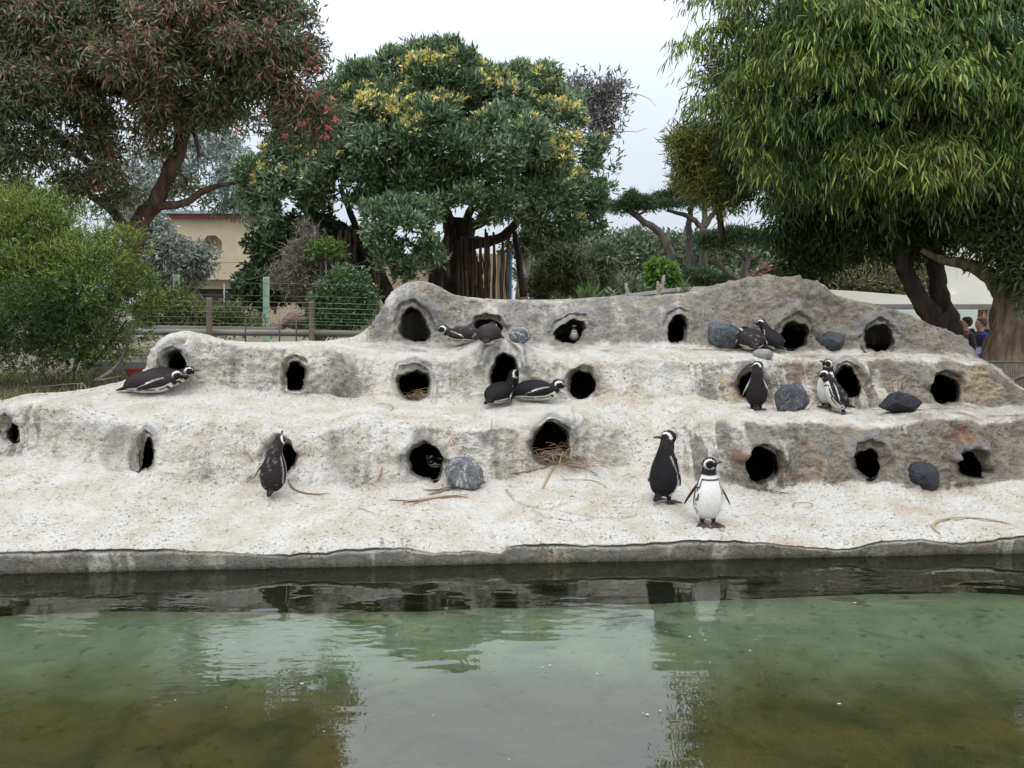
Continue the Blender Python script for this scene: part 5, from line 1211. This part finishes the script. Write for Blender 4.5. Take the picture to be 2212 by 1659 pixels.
def penguin(label, px, py, hpx, yaw, pose='stand', head=(0, 0), lean=0, roll=0, flip=((22, -6), (22, -6)), back=BLACK, href=.61, inset=0.0, feet=True, neck=(0, 0), up=0.0, belly=WHITE, seed=1, band=False, tail=True, mottled=0.0, zoff=0.0):
    g = np.random.default_rng(seed)
    ctrl = np.array(dict(stand=STAND, lie=LIE, sit=SIT)[pose], float)
    # neck bend: shift the last stations (forward, sideways)
    w = np.linspace(0, 1, len(ctrl)) ** 3
    ctrl[:, 1] += w * up; x = ctrl[:, 0] + w * neck[0] ; yl = w * neck[1]
    cc = smooth_pts(np.stack([x, yl, ctrl[:, 1]], -1), 5); rr = smooth_pts(np.stack([ctrl[:, 2], ctrl[:, 3], ctrl[:, 3] * 0], -1), 5)
    T = unit(np.gradient(cc, axis=0)); Lt = np.tile(np.array([0, 1.0, 0]), (len(cc), 1)); Lt = unit(Lt - T * (Lt * T).sum(1)[:, None]); V = np.cross(Lt, T)
    v, q, t_, sp = loft(cc, rr[:, 0], rr[:, 1], V, Lt, 36)
    s, a = sp[:, 0], np.degrees(np.abs((sp[:, 1] + np.pi) % (2 * np.pi) - np.pi))
    wa, b0_, b1_ = (82, 60, 70) if pose == 'stand' else (66, 48, 56)
    jig = 5 * fbm(v * 22, 2, seed)
    a = a + jig; s = s + .006 * fbm(v * 30, 2, seed + 3)
    col = np.tile(back, (len(v), 1))
    col = np.where(((a < wa) & (s < .80))[:, None], belly, col)
    col = np.where(((a > b0_) & (a < b1_) & (s < .69) & (s > .1))[:, None], BLACK, col)
    col = np.where(((s > .655) & (s < .695) & (a < b1_ - 3))[:, None], BLACK * 1.6, col)
    col = np.where(((s > .79))[:, None], back * .5 + BROWN * .6, col)
    col = np.where((s < .06)[:, None], back, col)
    if mottled:
        mk = (fbm(v * np.array([75, 75, 26]), 2, seed + 9) > .44) & (a > 80); col = np.where((mk * mottled > .3)[:, None], col * .5 + WHITE * .16, col)
    parts = [(v, q, t_, col)]
    # head
    hc = cc[-1] + T[-1] * .012 + np.array([.006, 0, .006])
    hy, hp = R(head[0]), R(head[1])
    hf = np.array([math.cos(hy) * math.cos(hp), math.sin(hy) * math.cos(hp), math.sin(hp)]); hl = np.array([-math.sin(hy), math.cos(hy), 0]); hu = np.cross(hf, hl)
    th = np.linspace(0, np.pi, 22); cen = hc + np.outer(-np.cos(th), hf) * .068; rad = np.sin(th) * .056 + .0008
    vh, qh, th_, _ = loft(cen, rad, rad * 1.04, np.tile(hu, (22, 1)), np.tile(hl, (22, 1)), 36)
    d = unit(np.stack([(vh - hc) @ hf / .068, (vh - hc) @ hl / .056, (vh - hc) @ hu / .058], -1))
    ch = np.tile(BLACK * .9 + back * .1, (len(vh), 1))
    cd = unit(np.array([.42, .88, -.12])); ang = np.degrees(np.arccos(np.clip(d[:, 0] * cd[0] + np.abs(d[:, 1]) * cd[1] + d[:, 2] * cd[2], -1, 1))) + 2 * fbm(vh * 60, 1, 3)
    ch = np.where(((ang > 37) & (ang < 57) & (d[:, 0] < .66))[:, None], WHITE, ch)
    pk = unit(np.array([.86, .42, .30])); pa = np.degrees(np.arccos(np.clip(d[:, 0] * pk[0] + np.abs(d[:, 1]) * pk[1] + d[:, 2] * pk[2], -1, 1)))
    ch = np.where((pa < 13)[:, None], np.array([.34, .20, .17]), ch)
    parts.append((vh, qh, th_, ch))
    # tail
    if tail:
        if pose == 'stand': ta, tb_ = np.array([-.05, 0, .085]), np.array([-.135, 0, .018])
        else: ta, tb_ = cc[1] + np.array([0, 0, 0]), cc[0] + np.array([-.085, 0, -.022])
        tc = np.linspace(ta, tb_, 8); tT = unit(tb_ - ta); tl = np.array([0, 1.0, 0]); tv = np.cross(tl, tT)
        vt, qt, tt2, _ = loft(tc, np.linspace(.045, .022, 8), np.linspace(.022, .008, 8), np.tile(tv, (8, 1)), np.tile(tl, (8, 1)), 14)
        parts.append((vt, qt, tt2, np.tile(back * .9, (len(vt), 1))))
    # flippers, rooted in the shoulder
    band_pts = []
    for sd, (out, sweep) in zip((1, -1), flip):
        if out is None: continue
        i = int(len(cc) * .60); sh = cc[i] + Lt[i] * sd * rr[i, 0] * .86 - V[i] * .012
        down = -T[i]; o_, sw = R(out), R(sweep)
        fd = unit(down * math.cos(o_) * math.cos(sw) + Lt[i] * sd * math.sin(o_) + V[i] * math.sin(sw))
        if pose == 'lie': fd = unit(down * .9 + Lt[i] * sd * math.sin(o_) + V[i] * (.25 + math.sin(sw)))
        wd = unit(V[i] - fd * (V[i] @ fd)); tk = unit(np.cross(fd, wd)) ; tk = tk * np.sign(tk @ (Lt[i] * sd))
        u = np.linspace(-.12, 1, 16); prof = np.interp(u, [-.12, 0, .25, .6, .85, .97, 1], [.024, .031, .036, .032, .025, .014, .005])
        fc = sh + np.outer(u, fd) * .235 - np.outer(u ** 2, wd) * .028 + np.outer(u * (1 - u), tk) * .025
        vf, qf, tf, spf = loft(fc, np.maximum(prof * .24, .0048), prof, np.tile(wd, (16, 1)), np.tile(tk, (16, 1)), 18)
        inner = ((vf - np.repeat(np.concatenate([fc, fc[:1], fc[-1:]]), [18] * 16 + [1, 1], axis=0)[:len(vf)] if False else 0), )
        cf = np.tile(back * .9, (len(vf), 1)); phi = (spf[:, 1] + np.pi) % (2 * np.pi) - np.pi
        # inner face is pale with a dark edge
        sn = np.sin(phi); cf = np.where((sn < -.25)[:, None], np.array([.20, .165, .145]), cf); cf = np.where(((np.cos(phi) < -.86))[:, None], WHITE * .8, cf)
        if False: pass
        parts.append((vf, qf, tf, cf)); band_pts.append((fc[5], fd, wd, prof[5], tk))
    # legs
    legs = []
    if feet and pose == 'stand':
        for sd in (1, -1):
            lc_ = np.linspace([-.005, sd * .048, .115], [.012, sd * .052, .012], 6)
            vl, ql, tl_, _ = loft(lc_, np.linspace(.036, .014, 6), np.linspace(.036, .014, 6), np.tile([1., 0, 0], (6, 1)), np.tile([0, 1., 0], (6, 1)), 14)
            parts.append((vl, ql, tl_, np.concatenate([np.repeat(np.array([belly, belly, BLACK * 1.5, BLACK * 1.5, BLACK * 1.8, BLACK * 1.8]), 14, 0), [belly], [BLACK]]))); legs.append(sd)
    # to the world
    p = hit(px, py); k = p[1] / FPX; p = p + np.array([0, inset, zoff])
    sc = hpx * k / href
    M = Matrix.Translation(vec(p)) @ Matrix.Rotation(R(yaw), 4, 'Z') @ Matrix.Rotation(R(lean), 4, 'Y') @ Matrix.Rotation(R(roll), 4, 'X') @ Matrix.Scale(sc, 4)
    root = empty('penguin', p, label, 'penguin', 'penguins on the rock terraces')
    me = fuse(parts, .0062); me.materials.clear(); me.materials.append(feather_m); me.transform(M)
    me.name = 'body'; place(link(bpy.data.objects.new('body', me)), root)
    Mn = np.array(M)
    def put(mb, name, m_):
        mb.v = [np.asarray(a) @ Mn[:3, :3].T + Mn[:3, 3] for a in mb.v]; return mb.build(name, m_, root)
    b0 = hc + hf * .057 - hu * .002
    mb = MB(); mb.tube(np.array([b0 - hf * .012, b0, b0 + hf * .025, b0 + hf * .045, b0 + hf * .058 - hu * .003, b0 + hf * .064 - hu * .010]), [.017, .0165, .0125, .0105, .008, .003], 10); put(mb, 'beak', beak_m)
    for sd in (1, -1):
        e = hc + hf * .068 * .66 + hl * sd * .056 * .70 + hu * .058 * .34; mb = MB(); mb.tube(np.array([e - hl * sd * .006, e - hl * sd * .002, e + hl * sd * .003, e + hl * sd * .0045]), [.003, .0065, .005, .001], 8); put(mb, 'eye', eye_m)
    for sd in legs:
        mb = MB(); c = np.array([.006, sd * .053, .010])
        tips = [c + np.array([.112 * math.cos(a_), .112 * math.sin(a_), -.006]) for a_ in (R(-30) + sd * .12, sd * .12, R(30) + sd * .12)]
        for tp in tips: mb.tube(np.array([c - (tp - c) * .15, c, c + (tp - c) * .5 + [0, 0, .004], c + (tp - c) * .88, tp + (tp - c) * .14 - [0, 0, .004]]), [.012, .016, .0115, .009, .003], 7)
        w_ = [c] + tips; up_ = np.array([0, 0, .005])
        for a_, b_ in ((0, 1), (1, 2)):
            A_, B_ = tips[a_], tips[b_]; mid_ = c + ((A_ + B_) / 2 - c) * .86
            vv_ = np.array([c + up_, A_ * .94 + c * .06 + up_ * .6, mid_ + up_ * .4, B_ * .94 + c * .06 + up_ * .6]); mb.add(np.concatenate([vv_, vv_ - np.array([0, 0, .007])]), [[0, 1, 2, 3], [7, 6, 5, 4], [0, 4, 5, 1], [1, 5, 6, 2], [2, 6, 7, 3]])
        put(mb, 'foot', foot_m)
    if band and band_pts:
        c, fd, wd, pr, tk = band_pts[0]; mb = MB(); aa = np.linspace(0, 2 * np.pi, 13)
        mb.tube(c + np.outer(np.cos(aa), wd) * (pr + .003) + np.outer(np.sin(aa), tk) * .011, .004, 5, False); put(mb, 'flipper_band', band_m)
    return root

penguin('white bellied penguin standing in front, facing the water with head turned right', 1528, 1132, 150, -88, head=(48, 16), flip=((30, 4), (34, 4)), seed=1, band=True, href=.60)
penguin('tall black backed penguin standing with its back turned and head looking left', 1432, 1084, 160, 48, head=(118, -4), flip=((16, 0), (12, 14)), lean=5, seed=2, back=BLACK * 1.0)
penguin('stretching penguin pointing its beak up in front of a burrow at left', 590, 1072, 142, 88, head=(-12, 62), flip=((24, -4), (10, 0)), neck=(.045, -.035), lean=6, seed=3, back=BROWN * .85, mottled=1, href=.64, feet=False, band=True)
penguin('penguin standing before a burrow on the middle ledge with its back to us', 1633, 886, 108, 72, head=(104, -8), flip=((22, 0), (24, 0)), seed=4, back=BROWN * .6)
penguin('penguin with pale front standing behind another on the middle ledge, beak raised', 1786, 880, 106, 214, head=(-22, 24), flip=((20, 10), (14, 0)), seed=5, back=BROWN * .7)
penguin('hunched penguin in front of the pale fronted one, tail to the right', 1826, 892, 98, 158, head=(24, 8), flip=((16, 6), (14, 12)), lean=27, seed=6, back=BLACK * 1.3, mottled=.8, href=.56)
penguin('penguin lying on its belly at the upper left, nearest of two', 318, 850, 62, 2, pose='lie', head=(-6, 4), flip=((14, .05), (24, .1)), seed=7, back=BROWN, href=.285)
penguin('penguin lying behind the nearest one at the upper left', 345, 838, 57, 4, pose='lie', head=(-2, 8), seed=8, back=BROWN * .9, href=.285, neck=(.01, 0))
penguin('resting penguin on the top ledge with head to the left', 1008, 743, 39, 152, pose='lie', head=(34, 6), seed=9, back=BROWN * .9, href=.225, mottled=.5, neck=(.0, .05))
penguin('resting penguin seen from behind at the mouth of a top burrow', 1056, 745, 40, 84, pose='lie', head=(0, -10), seed=10, back=BROWN * 1.0, href=.20, neck=(-.03, 0))
penguin('crouching penguin showing its mottled pale rump on the top ledge', 1622, 757, 42, 82, pose='lie', head=(40, -20), seed=11, back=BROWN * .9, href=.20, mottled=1, neck=(-.05, .03))
penguin('sitting penguin behind the mottled rump, head turned left', 1668, 757, 58, 110, pose='sit', head=(66, 2), seed=12, back=BLACK * 1.1, href=.36, neck=(.03, .05))
penguin('black penguin resting at the foot of the domed burrow, beak up to the right', 1078, 872, 48, 62, pose='lie', head=(-38, 40), seed=13, back=BLACK, href=.235, neck=(-.06, -.05), up=.11)
penguin('black penguin lying on the middle ledge facing right beside a burrow', 1150, 866, 44, -14, pose='lie', head=(-2, -6), seed=14, back=BLACK, href=.215, neck=(-.02, 0))
penguin('penguin peering out of the dark third burrow of the top row', 1246, 741, 38, -96, pose='sit', head=(8, 0), seed=15, href=.42, inset=.42, feet=False)
penguin('penguin barely visible inside the burrow beside the veined boulder', 938, 1030, 40, -110, pose='lie', head=(10, 4), seed=16, href=.25, inset=.5)

# two visitors on the path at the right
skin_m = attr_mat('person surface', .65, .2, 0, None, 0)
def person(label, px, top, Y, hair, jacket, sleeve, lower, trousers, seed, yaw=180):
    zt = at(px, top, Y)[2]; H = 1.72; x0 = at(px, top, Y)[0]; root = empty('person', (x0, Y, zt - H), label, 'person', 'visitors behind the terrace')
    SK = np.array([.42, .25, .18])
    def lf(pts, n=16, flat=1.0, col=SK):
        p = np.array(pts, float); c = smooth_pts(p[:, :3], 4); r = smooth_pts(np.stack([p[:, 3], p[:, 4], p[:, 3] * 0], -1), 4)
        T = unit(np.gradient(c, axis=0)); V = np.tile([1., 0, 0], (len(c), 1)); V = unit(V - T * (V * T).sum(1)[:, None]); Lt = np.cross(T, V)
        v, q, t_, sp = loft(c, np.abs(r[:, 0]), np.abs(r[:, 1]), V, Lt, n); return v, q, t_, np.tile(col, (len(v), 1)).astype(float)
    torso = [(0,0,.82,.155,.11),(0,0,.95,.16,.115),(0,0,1.1,.165,.115),(0,0,1.28,.19,.12),(.0,0,1.40,.17,.10),(0,0,1.46,.075,.065),(.01,0,1.52,.055,.06),(.015,0,1.56,.06,.07)]
    headp = [(.02,0,1.50,.04,.05),(.025,0,1.54,.062,.075),(.02,0,1.60,.074,.092),(.01,0,1.66,.072,.092),(0,0,1.705,.05,.062),(0,0,1.72,.015,.02)]
    arm = lambda sd: [(0,sd*.17,1.40,.055,.058),(-.03,sd*.225,1.25,.048,.05),(-.04,sd*.25,1.10,.042,.044),(.05,sd*.24,.98,.036,.038),(.15,sd*.215,.93,.03,.03)]
    hand = lambda sd: [(.14,sd*.215,.93,.026,.022),(.18,sd*.21,.92,.04,.018),(.22,sd*.205,.915,.04,.017),(.25,sd*.20,.905,.03,.012)]
    leg = lambda sd: [(0,sd*.085,.90,.09,.10),(.01,sd*.09,.70,.078,.085),(.015,sd*.09,.48,.06,.062),(0,sd*.09,.28,.054,.06),(0,sd*.09,.08,.042,.045)]
    shoe = lambda sd: [(-.06,sd*.095,.045,.038,.045),(.0,sd*.095,.05,.045,.05),(.10,sd*.1,.035,.045,.035),(.18,sd*.1,.025,.03,.022)]
    nose = [(.09,0,1.615,.012,.014),(.112,0,1.60,.016,.014),(.095,0,1.585,.013,.012)]
    fing = [[(.235,sd*(.185+.013*f),.912,.008,.008),(.27,sd*(.18+.013*f),.90,.0078,.0078),(.285-.006*abs(f-1.3),sd*(.178+.013*f),.875,.007,.007)] for sd in (1,-1) for f in range(4)] + [[(.17,sd*.19,.925,.010,.010),(.205,sd*.165,.915,.009,.009),(.23,sd*.16,.90,.008,.008)] for sd in (1,-1)]
    M = Matrix.Translation(vec((x0, Y, zt - H))) @ Matrix.Rotation(R(yaw), 4, 'Z')
    parts = [lf(torso), lf(headp, 20), lf(nose, 8)] + [lf(arm(s)) for s in (1, -1)] + [lf(hand(s)) for s in (1, -1)] + [lf(leg(s)) for s in (1, -1)] + [lf(f, 8) for f in fing]
    for sd in (1, -1): parts.append(lf([(.0,sd*.07,1.575,.006,.016),(-.012,sd*.082,1.60,.007,.022),(-.005,sd*.078,1.63,.005,.014)], 8))
    def put(parts, name, vox):
        me = fuse(parts, vox, 2); me.materials.clear(); me.materials.append(skin_m); me.transform(M); me.name = name; place(link(bpy.data.objects.new(name, me)), root)
    put(parts, 'body', .012)
    big = lambda pts, d: [(a, b, c, e + d, f + d) for a, b, c, e, f in pts]
    tj = lf(big([(0,0,.86,.155,.11)] + torso[1:6], .02)); z = tj[0][:, 2]
    tj[3][:] = np.where((z < 1.12)[:, None], lower, jacket); fr = (tj[0][:, 0] > .03) & (z >= 1.12) & (np.abs(z - 1.3) < .12)
    if seed == 1: tj[3][fr] = sleeve
    sl = [lf(big(arm(s)[:-1] + [(.13,s*.218,.935,.032,.032)], .014), col=sleeve if seed == 2 else jacket) for s in (1, -1)]
    hood = lf([(-.10,0,1.38,.09,.05),(-.13,0,1.44,.11,.06),(-.10,0,1.50,.09,.05)], 12, col=jacket)
    put([tj, hood] + sl, 'jacket', .014)
    put([lf(big(leg(s)[:-1] + [(0,s*.09,.10,.046,.05)], .014), col=trousers) for s in (1, -1)] + [lf([(0,0,.80,.15,.11),(0,0,.90,.165,.12),(0,0,.97,.165,.12)], col=trousers)], 'trousers', .016)
    for s in (1, -1): put([lf(shoe(s), col=np.array([.05, .05, .055]))], 'shoe', .014)
    put([lf([(-.06,0,1.555,.055,.05),(-.045,0,1.60,.092,.09),(-.028,0,1.66,.098,.105),(-.008,0,1.715,.085,.10),(.0,0,1.755,.05,.06)], 18, col=hair)], 'hair', .012)
    return root
person('man with short dark hair in a black jacket with a red sleeve', 2087, 688, 16.6, np.array([.03,.024,.02]), np.array([.035,.03,.035]), np.array([.55,.035,.05]), np.array([.5,.6,.72]), np.array([.55,.57,.62]), 1)
person('man with brown hair in a dark hooded top with blue sleeves', 2119, 689, 16.9, np.array([.11,.06,.035]), np.array([.035,.03,.045]), np.array([.04,.05,.40]), np.array([.58,.64,.74]), np.array([.58,.60,.64]), 2)

# ================================================================== FLOTSAM
fth = mat('white feather', (.42, .42, .40), .7, .2)
for i, (x, y, r) in enumerate([(653,1476,7),(1188,1437,5),(1172,1441,4),(1426,1535,5),(1398,1543,6),(1388,1540,4),(1813,1520,6),(1847,1302,6),(505,1388,4),(378,1512,4),(488,1528,3),(612,1480,3),(1290,1455,4),(1085,1386,4),(1620,1405,5),(1490,1375,4),(700,1580,3),(1100,1640,3),(935,1545,3)]):
    c = on_z(x, y, .006); k = c[1] / FPX; a_ = np.linspace(0, 2 * np.pi, 9, endpoint=False); rr = r * .8 * k * (.35 + .65 * rng.random(9))
    V = np.concatenate([[c + [0, 0, .004]], c + np.stack([np.cos(a_) * rr, np.sin(a_) * rr * .8, 0 * a_], -1)])
    np_obj('feather', V, np.array([[0, 1 + j, 1 + (j + 1) % 9] for j in range(9)]), fth, None, None, True, label='small white feather floating on the green pool', category='feather', group='feathers floating on the pool')
